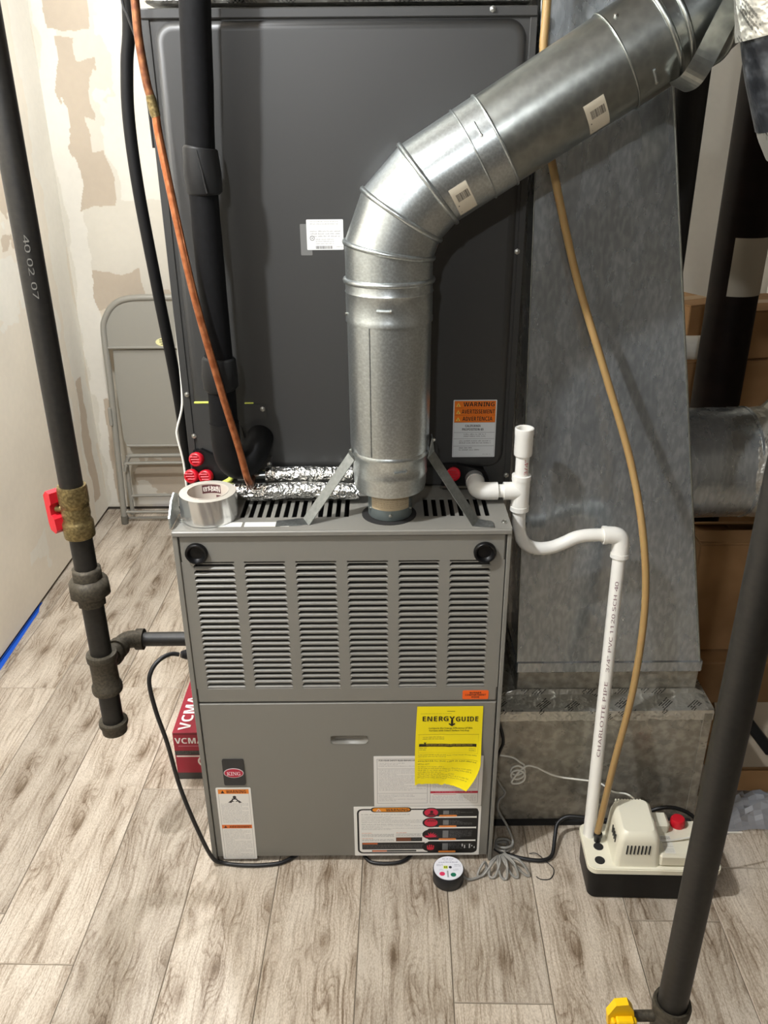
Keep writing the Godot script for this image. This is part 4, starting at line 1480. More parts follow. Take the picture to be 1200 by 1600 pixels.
func build_return_duct() -> void:
	var f := thing("return_air_duct", "grey sheet metal return air duct with tapered panel right of the furnace", "duct", V(0.5, 0, 1.55))
	var o := V(0.5, 0, 1.55)
	var b := MB.new()
	# boot at the floor
	b.box(V(0.4925, 0.166, 1.70) - o, Vector3(0.495, 0.332, 0.375), 0.003)
	part(f, "boot", b, M.boot)
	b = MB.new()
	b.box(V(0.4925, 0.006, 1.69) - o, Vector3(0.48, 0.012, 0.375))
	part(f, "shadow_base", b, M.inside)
	b = MB.new()
	b.box(V(0.729, 0.165, 1.5115) - o, Vector3(0.020, 0.32, 0.003), 0.001)
	part(f, "corner_seam", b, M.boot)
	# riser collar
	b = MB.new()
	b.box(V(0.5115, 0.366, 1.72) - o, Vector3(0.415, 0.072, 0.285), 0.002)
	part(f, "riser", b, M.boot)
	b = MB.new()
	b.box(V(0.5115, 0.4085, 1.719) - o, Vector3(0.425, 0.030, 0.292), 0.003)
	part(f, "slip_collar", b, M.duct)
	# tapered panel: leans back and narrows upwards
	b = MB.new()
	var y0 := 0.423
	var y1 := 1.86
	var fl0 := V(0.300, y0, 1.576) - o
	var fr0 := V(0.715, y0, 1.576) - o
	var fl1 := V(0.267, y1, 1.625) - o
	var fr1 := V(0.457, y1, 1.625) - o
	var bl0 := V(0.300, y0, 1.91) - o
	var br0 := V(0.715, y0, 1.91) - o
	var bl1 := V(0.267, y1, 1.91) - o
	var br1 := V(0.457, y1, 1.91) - o
	b.face(fl0, fr0, fr1, fl1, Vector3.BACK)
	b.face(bl0, br0, br1, bl1, Vector3.FORWARD)
	b.face(fl0, bl0, bl1, fl1, Vector3.LEFT)
	b.face(fr0, br0, br1, fr1, Vector3.RIGHT)
	b.face(fl1, fr1, br1, bl1, Vector3.UP)
	b.face(fl0, fr0, br0, bl0, Vector3.DOWN)
	part(f, "tapered_panel", b, M.duct)
	# the standing corner seam along the right edge
	b = MB.new()
	b.tube([fr0 + Vector3(0.001, 0, 0.001), fr1 + Vector3(0.001, 0, 0.001)], 0.0022, 8)
	part(f, "edge_seam", b, M.galv_smooth)
	b = MB.new()
	b.tube([fl0, fl1], 0.0015, 6)
	part(f, "edge_seam", b, M.galv_smooth)
	# printed foil tape along the top of the boot
	var crease := noise_of(9, 0.35, 3)
	b = MB.new()
	var n := 60
	var rows := [[0.0005, -0.026, 1.5118], [0.0008, -0.012, 1.5112], [0.0020, 0.000, 1.5115], [0.0035, 0.0018, 1.517], [0.0035, 0.0018, 1.545], [0.0020, 0.002, 1.572], [0.0, 0.014, 1.5755]]
	var pts := []
	for k in rows.size():
		var row := []
		for i in n + 1:
			var x := lerpf(0.246, 0.741, float(i) / n)
			if k == rows.size() - 1:
				x = clampf(x, 0.305, 0.718)
			var q := crease.get_noise_2d(i * 3.0, k * 9.0)
			row.append(V(x, 0.3325 + rows[k][1] + absf(q) * 0.0022 + (0.004 * q if k == 0 else 0.0), rows[k][2] - absf(q) * 0.0012) - o)
		pts.append(row)
	for k in rows.size() - 1:
		for i in n:
			b.face(pts[k][i], pts[k][i + 1], pts[k + 1][i + 1], pts[k + 1][i], Vector3(0, 0.7, 0.7))
	part(f, "foil_tape", b, M.foil_print, "crinkled foil tape printed with slanting black type")
	b = MB.new()
	for k in 2:
		b.face(V(0.7415, 0.3345, 1.512) - o, V(0.7415, 0.3345, 1.70) - o, V(0.7150, 0.3365, 1.70) - o, V(0.7150, 0.3365, 1.578) - o, Vector3.UP)
	b.face(V(0.7155, 0.336, 1.578) - o, V(0.7205, 0.336, 1.70) - o, V(0.7205, 0.372, 1.70) - o, V(0.7205, 0.35, 1.578) - o, Vector3(1, 0.5, 0.5))
	part(f, "foil_tape", b, M.foil_print)
	# round branch duct with a foil-wrapped flexible elbow
	var r := thing("branch_duct", "round grey branch duct leaving the tapered duct towards a foil elbow", "duct", V(0.75, 0.82, 1.8))
	var ro := V(0.75, 0.82, 1.8)
	b = MB.new()
	b.tube([V(0.642, 0.82, 1.79) - ro, V(0.825, 0.82, 1.8) - ro], 0.127, 48, true)
	part(r, "sheet_metal_pipe", b, M.duct)
	b = MB.new()
	b.tube([V(0.823, 0.82, 1.8) - ro, V(0.829, 0.82, 1.8) - ro], 0.1285, 48, true)
	part(r, "pipe_rim", b, M.duct)
	b = MB.new()
	var cr := noise_of(10, 0.11, 4, FastNoiseLite.TYPE_CELLULAR)
	b.tube(smoothed([V(0.815, 0.82, 1.8) - ro, V(0.86, 0.822, 1.795) - ro, V(0.925, 0.84, 1.79) - ro, V(0.985, 0.905, 1.78) - ro, V(1.02, 1.0, 1.77) - ro, V(1.035, 1.15, 1.77) - ro], 9), [0.1295, 0.13, 0.13, 0.131, 0.131, 0.131, 0.131, 0.132, 0.132].map(func(x): return x) + range(37).map(func(_x): return 0.132), 44, true, 0.010, cr)
	part(r, "foil_elbow", b, M.foil_print, "crinkled silver foil elbow printed with black type")

func build_lines() -> void:
	# copper liquid line
	var f := thing("copper_line", "thin bare copper refrigerant line slanting down in front of the cabinet", "pipe")
	var b := MB.new()
	b.tube(smoothed([V(-0.372, 1.95, 1.50), V(-0.378, 1.80, 1.50), V(-0.3785, 1.712, 1.50), V(-0.3795, 1.66, 1.50), V(-0.375, 1.60, 1.50), V(-0.371, 1.578, 1.50)], 6), 0.0068, 14)
	part(f, "upper_tube", b, M.copper_dull)
	b = MB.new()
	b.tube([V(-0.3715, 1.580, 1.50), V(-0.3705, 1.574, 1.50), V(-0.367, 1.553, 1.50), V(-0.3655, 1.548, 1.50)], [0.0070, 0.0082, 0.0084, 0.0074], 14)
	part(f, "coupling", b, M.brass, "brazed brass coupling")
	b = MB.new()
	b.tube(smoothed([V(-0.366, 1.55, 1.50), V(-0.3610, 1.495, 1.496), V(-0.3305, 1.279, 1.478), V(-0.2965, 1.097, 1.476), V(-0.2735, 0.985, 1.478), V(-0.2645, 0.925, 1.484), V(-0.2630, 0.902, 1.502)], 7), 0.0068, 14)
	part(f, "lower_tube", b, M.copper, "bright copper tube")
	b = MB.new()
	b.tube([V(-0.2630, 0.903, 1.501), V(-0.2635, 0.892, 1.515), V(-0.266, 0.886, 1.54), V(-0.268, 0.884, 1.5945)], [0.0070, 0.0075, 0.0068, 0.0066], 12)
	part(f, "pinched_stub", b, M.copper_dull)
	# insulated suction line
	f = thing("suction_line", "thick black foam insulated suction line dropping down the cabinet's left side", "pipe")
	var crease := noise_of(15, 0.08, 3)
	b = MB.new()
	b.tube(smoothed([V(-0.286, 1.95, 1.52), V(-0.288, 1.76, 1.52), V(-0.291, 1.70, 1.52), V(-0.303, 1.49, 1.52), V(-0.304, 1.40, 1.52), V(-0.304, 1.28, 1.52), V(-0.3035, 1.12, 1.52)], 8), 0.0250, 28, true, 0.0010, crease)
	part(f, "foam_sleeve", b, M.foam)
	b = MB.new()
	b.tube([V(-0.3025, 1.503, 1.52), V(-0.303, 1.500, 1.52), V(-0.303, 1.46, 1.52), V(-0.302, 1.432, 1.52), V(-0.302, 1.428, 1.52)], [0.0270, 0.0298, 0.0312, 0.0300, 0.0262], 28, true, 0.0022, crease)
	part(f, "tape_wrap", b, M.foam_tape)
	b = MB.new()
	b.tube(smoothed([V(-0.303, 1.498, 1.4898), V(-0.299, 1.475, 1.4898), V(-0.2965, 1.462, 1.489), V(-0.2945, 1.446, 1.4895), V(-0.292, 1.432, 1.4905)], 4), [0.0005, 0.0006, 0.0008, 0.0010, 0.0012, 0.0012, 0.0012, 0.0012, 0.0012, 0.0013, 0.0013, 0.0014, 0.0015, 0.0016, 0.0017, 0.0018, 0.0018], 6)
	part(f, "split", b, M.inside)
	b = MB.new()
	b.tube([V(-0.304, 1.147, 1.52), V(-0.3045, 1.142, 1.52), V(-0.3045, 1.115, 1.52), V(-0.304, 1.09, 1.52), V(-0.3035, 1.083, 1.52)], [0.0270, 0.0312, 0.0330, 0.0326, 0.0265], 28, true, 0.003, crease)
	part(f, "tape_wrap", b, M.foam_tape)
	b = MB.new()
	b.tube(smoothed([V(-0.3035, 1.09, 1.52), V(-0.305, 1.03, 1.52), V(-0.3045, 1.015, 1.52)], 5), 0.0262, 28, true, 0.0012, crease)
	part(f, "foam_sleeve", b, M.foam)
	b = MB.new()
	b.tube(smoothed([V(-0.305, 1.020, 1.52), V(-0.304, 0.972, 1.520), V(-0.296, 0.938, 1.522), V(-0.279, 0.926, 1.535), V(-0.262, 0.936, 1.555), V(-0.252, 0.955, 1.575), V(-0.250, 0.962, 1.602)], 6), 0.0278, 28, true, 0.0014, crease)
	part(f, "foam_elbow", b, M.rubber)
	# black hose behind, left of the cabinet
	b = MB.new()
	b.tube(smoothed([V(-0.44, 2.0, 1.75), V(-0.455, 1.73, 1.75), V(-0.470, 1.64, 1.75), V(-0.479, 1.55, 1.75), V(-0.477, 1.42, 1.75), V(-0.463, 1.23, 1.75), V(-0.447, 1.03, 1.75), V(-0.441, 0.86, 1.75), V(-0.438, 0.45, 1.75), V(-0.437, 0.15, 1.78)], 6), 0.0118, 16)
	single("black_hose", "matt black hose hanging beside the cabinet's left edge", "hose", b, M.rubber)
	b = MB.new()
	b.tube(smoothed([V(-0.40, 1.90, 1.6), V(-0.424, 1.74, 1.6), V(-0.418, 1.70, 1.6), V(-0.408, 1.66, 1.605), V(-0.404, 1.60, 1.61), V(-0.403, 1.50, 1.612)], 5), 0.0028, 8)
	single("black_cable", "thin black cable crossing the copper line at the top left", "cable", b, M.black)
	b = MB.new()
	b.tube(smoothed([V(-0.404, 1.30, 1.635), V(-0.4045, 1.104, 1.63), V(-0.4065, 1.04, 1.628), V(-0.4105, 1.01, 1.625), V(-0.422, 0.975, 1.622), V(-0.424, 0.955, 1.62), V(-0.416, 0.90, 1.615), V(-0.414, 0.83, 1.61), V(-0.413, 0.7, 1.62), V(-0.413, 0.55, 1.62)], 6), 0.0024, 8)
	single("white_wire", "white wire running down past the red plugs on the left", "wire", b, M.wire_white)
	# foil-wrapped flue tubes lying on the furnace top
	var fn := noise_of(18, 0.16, 3, FastNoiseLite.TYPE_CELLULAR)
	b = MB.new()
	var path := []
	for k in 40:
		path.append(V(lerpf(-0.385, -0.050, k / 39.0), 0.872, 1.528 + 0.004 * sin(k * 0.3)))
	b.tube(path, 0.0195, 24, true, 0.005, fn)
	single("foil_wrapped_pipe", "crumpled aluminium foil pipe lying across the furnace top, nearest the vent slots", "pipe", b, M.foil)
	b = MB.new()
	path = []
	for k in 26:
		path.append(V(lerpf(-0.238, -0.062, k / 25.0), 0.893, 1.563))
	b.tube(path, 0.019, 24, true, 0.006, fn)
	single("foil_wrapped_pipe_001", "shorter crumpled foil pipe tucked behind the long foil pipe", "pipe", b, M.foil)
	b = MB.new()
	b.tube([V(-0.298, 0.886, 1.572), V(-0.235, 0.888, 1.575)], 0.008, 12)
	single("metal_tube", "narrow bright metal tube behind the tape roll", "pipe", b, M.galv)
	# tan condensate hose
	b = MB.new()
	b.tube(smoothed([V(0.273, 2.38, 1.575), V(0.272, 2.0, 1.575), V(0.2715, 1.715, 1.575), V(0.271, 1.642, 1.575), V(0.282, 1.540, 1.575), V(0.306, 1.446, 1.575), V(0.357, 1.280, 1.57), V(0.419, 1.110, 1.54), V(0.477, 0.942, 1.50), V(0.505, 0.801, 1.45), V(0.517, 0.659, 1.42), V(0.508, 0.48, 1.395), V(0.483, 0.304, 1.375), V(0.468, 0.16, 1.366), V(0.4645, 0.118, 1.366)], 7), 0.0072, 14)
	single("tan_hose", "long tan drain hose curving down to the condensate pump", "hose", b, M.hose)

func ring_fit(b: MB, c: Vector3, d: Vector3, r: float, h: float, seg := 28, ch := 0.0015) -> void:
	b.lathe([Vector2(0, -h / 2), Vector2(r - ch, -h / 2), Vector2(r, -h / 2 + ch), Vector2(r, h / 2 - ch), Vector2(r - ch, h / 2), Vector2(0, h / 2)], turned(d, c), seg)

func build_gas_pipes() -> void:
	var X := -0.570
	var d := 1.40
	var f := thing("gas_pipe", "black iron gas pipe with brass valve and union, left of the furnace", "pipe", V(X, 0.35, d))
	var o := V(X, 0.35, d)
	var U := Vector3.UP
	var b := MB.new()
	b.tube([V(X, 2.40, d) - o, V(X, 0.925, d) - o], 0.0212, 28)
	part(f, "upper_pipe", b, M.iron)
	b = MB.new()
	b.tube([V(X, 0.86, d) - o, V(X, 0.56, d) - o], 0.0212, 28)
	part(f, "lower_pipe", b, M.iron)
	# brass ball valve
	b = MB.new()
	b.lathe([Vector2(0.0212, 0.940), Vector2(0.0262, 0.938), Vector2(0.0272, 0.930), Vector2(0.0272, 0.902), Vector2(0.0240, 0.898)].map(func(e): return Vector2(e.x, -e.y + 0.35 + 1.47)), Transform3D(Basis(Vector3.RIGHT, Vector3.DOWN, Vector3.FORWARD), Vector3(0, 1.47, 0)), 8)
	b.lathe([Vector2(0.0205, 0.836), Vector2(0.0280, 0.840), Vector2(0.0285, 0.846), Vector2(0.0285, 0.868), Vector2(0.0265, 0.872), Vector2(0.0245, 0.876), Vector2(0.0262, 0.886), Vector2(0.0255, 0.896), Vector2(0.0240, 0.902), Vector2(0.0265, 0.906), Vector2(0.0272, 0.912), Vector2(0.0272, 0.936), Vector2(0.0255, 0.942), Vector2(0.0205, 0.942)].map(func(e): return Vector2(e.x, e.y - 0.35)), Transform3D(), 24)
	part(f, "valve_body", b, M.brass, "aged brass ball valve body")
	b = MB.new()
	b.tube([V(X - 0.022, 0.896, d) - o, V(X - 0.044, 0.897, d) - o], 0.0085, 12)
	part(f, "valve_stem", b, M.brass)
	b = MB.new()
	b.extrude(PackedVector2Array([Vector2(-0.014, 0.924), Vector2(-0.004, 0.934), Vector2(0.009, 0.932), Vector2(0.010, 0.912), Vector2(0.003, 0.906), Vector2(0.003, 0.888), Vector2(0.012, 0.882), Vector2(0.015, 0.860), Vector2(0.008, 0.852), Vector2(-0.008, 0.855), Vector2(-0.012, 0.868)]), -0.011, 0.011, Transform3D(Basis(Vector3(0.75, 0, 0.66).normalized(), U, Vector3(-0.66, 0, 0.75).normalized()), V(X - 0.036, 0, d - 0.004) - o))
	part(f, "valve_handle", b, M.red, "red butterfly valve handle")
	# union
	b = MB.new()
	b.lathe([Vector2(0.0212, 0.690), Vector2(0.0270, 0.692), Vector2(0.0275, 0.698), Vector2(0.0275, 0.712), Vector2(0.0270, 0.716)].map(func(e): return Vector2(e.x, e.y - 0.35)), Transform3D(), 8)
	part(f, "union_end", b, M.malleable)
	b = MB.new()
	b.lathe([Vector2(0.0255, 0.748), Vector2(0.0290, 0.750), Vector2(0.0290, 0.766), Vector2(0.0270, 0.770), Vector2(0.0212, 0.772)].map(func(e): return Vector2(e.x, e.y - 0.35)), Transform3D(), 8)
	part(f, "union_end", b, M.malleable)
	b = MB.new()
	b.lathe([Vector2(0.0265, 0.711), Vector2(0.0375, 0.713), Vector2(0.0400, 0.718), Vector2(0.0400, 0.734), Vector2(0.0375, 0.741), Vector2(0.0325, 0.748), Vector2(0.0255, 0.750)].map(func(e): return Vector2(e.x, e.y - 0.35)), Transform3D(), 8)
	part(f, "union_nut", b, M.malleable)
	# tee
	b = MB.new()
	b.lathe([Vector2(0.0212, 0.484), Vector2(0.0295, 0.485), Vector2(0.0305, 0.489), Vector2(0.0300, 0.500), Vector2(0.0268, 0.504), Vector2(0.0262, 0.532), Vector2(0.0268, 0.558), Vector2(0.0300, 0.562), Vector2(0.0305, 0.573), Vector2(0.0295, 0.577), Vector2(0.0212, 0.578)].map(func(e): return Vector2(e.x, e.y - 0.35)), Transform3D(), 32)
	var bd := Vector3(0.22, 0.04, -1).normalized()
	var tc := V(X, 0.545, d) - o
	b.tube([tc, tc + bd * 0.040], 0.0200, 20)
	b.tube([tc + bd * 0.032, tc + bd * 0.044], 0.0235, 20)
	part(f, "tee", b, M.malleable)
	# elbow and branch into the furnace
	b = MB.new()
	var e0 := tc + bd * 0.066
	b.tube(smoothed([tc + bd * 0.04, e0, e0 + bd * 0.013 + Vector3(0.005, 0.004, 0), e0 + bd * 0.018 + Vector3(0.016, 0.006, 0), e0 + bd * 0.018 + Vector3(0.032, 0.006, 0)], 5), 0.0185, 20)
	b.tube([e0 - bd * 0.010, e0 + bd * 0.002], 0.0225, 20)
	var be := e0 + bd * 0.018 + Vector3(0.032, 0.006, 0)
	b.tube([be + Vector3(-0.004, 0, 0), be + Vector3(0.012, 0, 0)], 0.0225, 20)
	part(f, "branch_elbow", b, M.malleable)
	b = MB.new()
	b.tube([be, Vector3(-0.40 - X, be.y, be.z)], 0.0150, 20)
	part(f, "branch_pipe", b, M.iron)
	# drip leg and cap
	b = MB.new()
	b.tube([V(X, 0.50, d) - o, V(X, 0.395, d) - o], 0.0212, 28)
	part(f, "drip_leg", b, M.iron)
	b = MB.new()
	b.lathe([Vector2(0.0, 0.378), Vector2(0.018, 0.378), Vector2(0.0255, 0.381), Vector2(0.0262, 0.396), Vector2(0.0290, 0.399), Vector2(0.0300, 0.404), Vector2(0.0290, 0.409), Vector2(0.0212, 0.410)].map(func(e): return Vector2(e.x, e.y - 0.35)), Transform3D(), 32)
	part(f, "cap", b, M.malleable)
	var g := mat(rgb(104, 102, 96), 0.7)
	var tx := Transform3D(Basis(Vector3.DOWN, Vector3.RIGHT, Vector3.BACK), Vector3.ZERO)
	var face := Transform3D(Basis(Vector3(0, -1, 0), Vector3(0.97, 0, -0.26).normalized(), Vector3(0.26, 0, 0.97).normalized()), V(X + 0.006, 1.33, d - 0.0208) - o)
	lettering(f, [["40 02 07", face, 0.10, 0.0085, "regular"]], g)
	# pipe close to the viewer on the right
	var nx := 0.420
	var nd := 0.81
	f = thing("near_gas_pipe", "dark iron pipe standing close to the viewer at the lower right", "pipe", V(nx, 0, nd))
	o = V(nx, 0, nd)
	b = MB.new()
	b.tube([V(nx + 0.008, 2.40, nd) - o, V(nx, 0.345, nd) - o], 0.0212, 32)
	part(f, "upright_pipe", b, M.iron)
	b = MB.new()
	b.lathe([Vector2(0.0, 0.27), Vector2(0.0250, 0.27), Vector2(0.0255, 0.335), Vector2(0.0275, 0.340), Vector2(0.0280, 0.352), Vector2(0.0262, 0.358), Vector2(0.0225, 0.357), Vector2(0.0212, 0.352)], Transform3D(), 32)
	part(f, "coupling", b, M.malleable)
	b = MB.new()
	b.tube([Vector3(0, 0.28, 0), Vector3(0, 0.0, 0)], 0.0212, 24)
	part(f, "lower_pipe", b, M.iron)
	b = MB.new()
	b.tube([V(nx - 0.02, 0.325, nd) - o, V(nx - 0.060, 0.325, nd) - o], 0.008, 12)
	part(f, "valve_stem", b, M.malleable)
	b = MB.new()
	b.extrude(PackedVector2Array([Vector2(-0.021, 0.312), Vector2(-0.024, 0.340), Vector2(-0.014, 0.362), Vector2(0.004, 0.364), Vector2(0.013, 0.350), Vector2(0.020, 0.312)]), -0.006, 0.006, Transform3D(Basis(), V(nx - 0.072, 0.0, nd - 0.004) - o))
	b.box(V(nx - 0.072, 0.336, nd - 0.015) - o, Vector3(0.026, 0.010, 0.012), 0.002)
	b.box(V(nx - 0.088, 0.325, nd - 0.013) - o, Vector3(0.006, 0.024, 0.010), 0.002)
	b.box(V(nx - 0.057, 0.325, nd - 0.013) - o, Vector3(0.006, 0.024, 0.010), 0.002)
	part(f, "valve_handle", b, M.yellow, "yellow plastic valve handle")

func build_drain() -> void:
	var f := thing("condensate_drain", "white plastic drain pipe with tee, trap and long pipe to the pump", "pipe", V(0.27, 0.87, 1.52))
	var o := V(0.27, 0.87, 1.52)
	var b := MB.new()
	# threaded adapter into the pan and elbow
	b.tube([V(0.186, 0.874, 1.60) - o, V(0.186, 0.874, 1.560) - o], 0.0195, 24)
	part(f, "adapter", b, mat(rgb(190, 190, 186), 0.25, 0.5))
	b = MB.new()
	b.tube(smoothed([V(0.186, 0.874, 1.565) - o, V(0.186, 0.874, 1.535) - o, V(0.190, 0.873, 1.524) - o, V(0.200, 0.872, 1.52) - o, V(0.226, 0.872, 1.52) - o], 6), 0.0180, 24)
	part(f, "elbow", b, M.pvc)
	b = MB.new()
	b.tube([V(0.22, 0.872, 1.52) - o, V(0.25, 0.872, 1.52) - o], 0.0134, 24)
	part(f, "nipple", b, M.pvc)
	b = MB.new()
	b.tube([V(0.238, 0.872, 1.52) - o, V(0.272, 0.872, 1.52) - o], 0.0180, 24)
	b.tube([V(0.272, 0.832, 1.52) - o, V(0.272, 0.904, 1.52) - o], 0.0180, 24)
	b.tube([V(0.272, 0.896, 1.52) - o, V(0.272, 0.906, 1.52) - o], 0.0190, 24)
	b.tube([V(0.272, 0.830, 1.52) - o, V(0.272, 0.840, 1.52) - o], 0.0190, 24)
	part(f, "tee", b, M.pvc)
	b = MB.new()
	b.tube([V(0.272, 0.90, 1.52) - o, V(0.272, 0.965, 1.52) - o], 0.0134, 24)
	part(f, "vent_pipe", b, M.pvc)
	b = MB.new()
	b.lathe([Vector2(0.0134, 0.948), Vector2(0.0172, 0.948), Vector2(0.0180, 0.951), Vector2(0.0180, 0.988), Vector2(0.0187, 0.990), Vector2(0.0187, 1.003), Vector2(0.0170, 1.004), Vector2(0.0140, 1.003), Vector2(0.0135, 0.985), Vector2(0.0, 0.985)].map(func(e): return Vector2(e.x, e.y - 0.87)), at(0.002, 0, 0), 28)
	part(f, "open_coupling", b, M.pvc)
	b = MB.new()
	b.tube(smoothed([V(0.272, 0.845, 1.52) - o, V(0.2725, 0.805, 1.52) - o, V(0.277, 0.775, 1.52) - o, V(0.290, 0.753, 1.52) - o, V(0.312, 0.743, 1.52) - o, V(0.340, 0.744, 1.52) - o, V(0.366, 0.754, 1.52) - o, V(0.392, 0.767, 1.52) - o, V(0.420, 0.772, 1.52) - o, V(0.455, 0.772, 1.52) - o], 5), 0.0134, 24)
	part(f, "trap_bend", b, M.pvc)
	b = MB.new()
	b.tube(smoothed([V(0.446, 0.772, 1.52) - o, V(0.468, 0.7715, 1.52) - o, V(0.480, 0.766, 1.52) - o, V(0.484, 0.752, 1.518) - o, V(0.4835, 0.725, 1.514) - o], 6), 0.0180, 24)
	b.tube([V(0.446, 0.772, 1.52) - o, V(0.454, 0.772, 1.52) - o], 0.0190, 24)
	b.tube([V(0.4838, 0.733, 1.515) - o, V(0.4835, 0.724, 1.514) - o], 0.0190, 24)
	part(f, "elbow", b, M.pvc)
	var p0 := V(0.4835, 0.74, 1.516) - o
	var p1 := V(0.4525, 0.085, 1.383) - o
	b = MB.new()
	b.tube([p0, p1], 0.0134, 24)
	part(f, "down_pipe", b, M.pvc)
	# print along the pipe
	var dn := (p1 - p0).normalized()
	var out := Vector3(-0.22, 0.0, 1.0)
	out = (out - dn * out.dot(dn)).normalized()
	var items := []
	for k in [["3/4\" PVC 1120 SCH 40", 0.165, 0.20], ["CHARLOTTE PIPE", 0.375, 0.175]]:
		var mid: Vector3 = p0 + dn * k[1] + out * 0.0136
		items.append([k[0], Transform3D(Basis(-dn, out.cross(-dn), out), mid), k[2], 0.0068, "regular"])
	lettering(f, items, mat(rgb(120, 84, 92), 0.6))
	items = [["3/4\"", Transform3D(Basis(Vector3.UP, Vector3(-0.9, 0, 0.42).normalized(), Vector3(0.42, 0, 0.9).normalized()), Vector3(0.002 + 0.0058, 0.056, 0.0124)), 0.032, 0.008, "regular"]]
	lettering(f, items, mat(rgb(190, 90, 96), 0.6))

func build_pump() -> void:
	var o := V(0.435, 0, 1.292)
	var f := thing("condensate_pump", "cream condensate pump on a black tank on the floor", "pump", o)
	f.rotation_degrees.y = -2.0
	var L := 0.275
	var W := 0.122
	# tank: slightly narrower at the foot
	var b := MB.new()
	var rs := []
	for k in [[0.0, 0.006], [0.004, 0.003], [0.081, 0.0]]:
		var pp := PackedVector3Array()
		var nn := PackedVector3Array()
		for e in rrect(L - 2 * k[1], W - 2 * k[1], 0.016, Vector2(), 6):
			pp.append(Vector3(L / 2 + e.x, k[0], -W / 2 + e.y))
			var cx := Vector3(signf(e.x) * maxf(0.0, absf(e.x) - (L / 2 - 0.022)), 0, signf(e.y) * maxf(0.0, absf(e.y) - (W / 2 - 0.022)))
			nn.append(cx.normalized())
		rs.append([pp, nn])
	b.rings(rs)
	b.cap(rs[0][0], Vector3.DOWN)
	b.cap(rs[2][0], Vector3.UP)
	part(f, "tank", b, M.plastic_dark, "black plastic tank")
	# lid with a rolled edge
	b = MB.new()
	var flat := Transform3D(Basis(Vector3.RIGHT, Vector3.FORWARD, Vector3.UP), Vector3(L / 2, 0.0, -W / 2))
	b.extrude(rrect(L + 0.008, W + 0.008, 0.019, Vector2(), 7), 0.080, 0.0915, flat, true)
	b.extrude(rrect(L + 0.004, W + 0.004, 0.017, Vector2(), 7), 0.0915, 0.0935, flat, true)
	part(f, "lid", b, M.cream)
	# motor cover: sloped sides, rounded top
	b = MB.new()
	rs = []
	for k in [[0.0925, 0.050, 0.148, 0.004, 0.112], [0.155, 0.055, 0.143, 0.008, 0.108], [0.172, 0.060, 0.138, 0.013, 0.105], [0.178, 0.067, 0.131, 0.020, 0.102]]:
		var pp := PackedVector3Array()
		var nn := PackedVector3Array()
		var w: float = k[2] - k[1]
		var h: float = k[4] - k[3]
		for e in rrect(w, h, 0.012, Vector2(), 5):
			pp.append(Vector3((k[1] + k[2]) / 2 + e.x, k[0] + (0.010 * (e.y / h + 0.5) if rs.size() > 0 else 0.0), -(k[3] + k[4]) / 2 - e.y))
			var cx := Vector3(signf(e.x) * maxf(0.0, absf(e.x) - (w / 2 - 0.013)), 0, -signf(e.y) * maxf(0.0, absf(e.y) - (h / 2 - 0.013))).normalized()
			nn.append((cx + Vector3(0, [0.05, 0.12, 0.7, 1.6][rs.size()], 0)).normalized())
		rs.append([pp, nn])
	b.rings(rs)
	b.cap(rs[3][0], Vector3(0, 1, 0.08).normalized())
	part(f, "motor_cover", b, M.cream)
	# lower switch housing at the right
	b = MB.new()
	b.box(Vector3(0.200, 0.109, -0.058), Vector3(0.112, 0.034, 0.104), 0.006)
	part(f, "switch_housing", b, M.cream)
	b = MB.new()
	b.box(Vector3(0.160, 0.130, -0.088), Vector3(0.040, 0.044, 0.040), 0.006)
	part(f, "shoulder", b, M.cream)
	# vent slots, front and left
	for k in 7:
		b = MB.new()
		b.extrude(rrect(0.0028, 0.0235, 0.0013), 0.0, 0.0012, Transform3D(Basis(Vector3.RIGHT, Vector3(0.05, 0.99, -0.06).normalized(), Vector3(0, 0.06, 1).normalized()), Vector3(0.0735 + k * 0.0078, 0.140, -0.0064)))
		part(f, "vent_slot", b, M.inside)
	for k in 4:
		b = MB.new()
		b.extrude(rrect(0.003, 0.022, 0.0014), 0.0, 0.0014, Transform3D(Basis(Vector3(0, 0, 1), Vector3.UP, Vector3.LEFT), Vector3(0.0535, 0.148, -0.030 - k * 0.009)))
		part(f, "vent_slot", b, M.inside)
	for k in 9:
		b = MB.new()
		b.box(Vector3(0.066 + k * 0.0066, 0.184, -0.101), Vector3(0.0042, 0.007, 0.010), 0.0015)
		part(f, "vent_rib", b, M.cream)
	# inlet holes and the hose barb
	for q in [Vector3(0.0235, 0.0936, -0.020), Vector3(0.028, 0.0936, -0.058)]:
		b = MB.new()
		b.lathe([Vector2(0.0, 0.0006), Vector2(0.0098, 0.0006), Vector2(0.0108, 0.0004), Vector2(0.0108, 0.0)], at(q.x, q.y, q.z), 24)
		part(f, "inlet_hole", b, M.inside)
	b = MB.new()
	b.lathe([Vector2(0.0072, 0.0), Vector2(0.0078, 0.004), Vector2(0.0078, 0.012), Vector2(0.0095, 0.014), Vector2(0.0095, 0.022), Vector2(0.0080, 0.024)], at(0.0285, 0.0936, -0.074), 14)
	part(f, "hose_barb", b, M.black)
	# printed label over the shoulder
	var rng := RandomNumberGenerator.new()
	rng.seed = 71
	var im := sheet(160, 120, rgb(232, 230, 218))
	micro(im, 8, 8, 150, 30, 10, rgb(60, 60, 60), rng, 1.0)
	micro(im, 8, 34, 110, 66, 11, rgb(70, 70, 70), rng, 0.8)
	micro(im, 8, 70, 150, 116, 9, rgb(110, 110, 112), rng, 0.8)
	var lm := paper(im)
	b = MB.new()
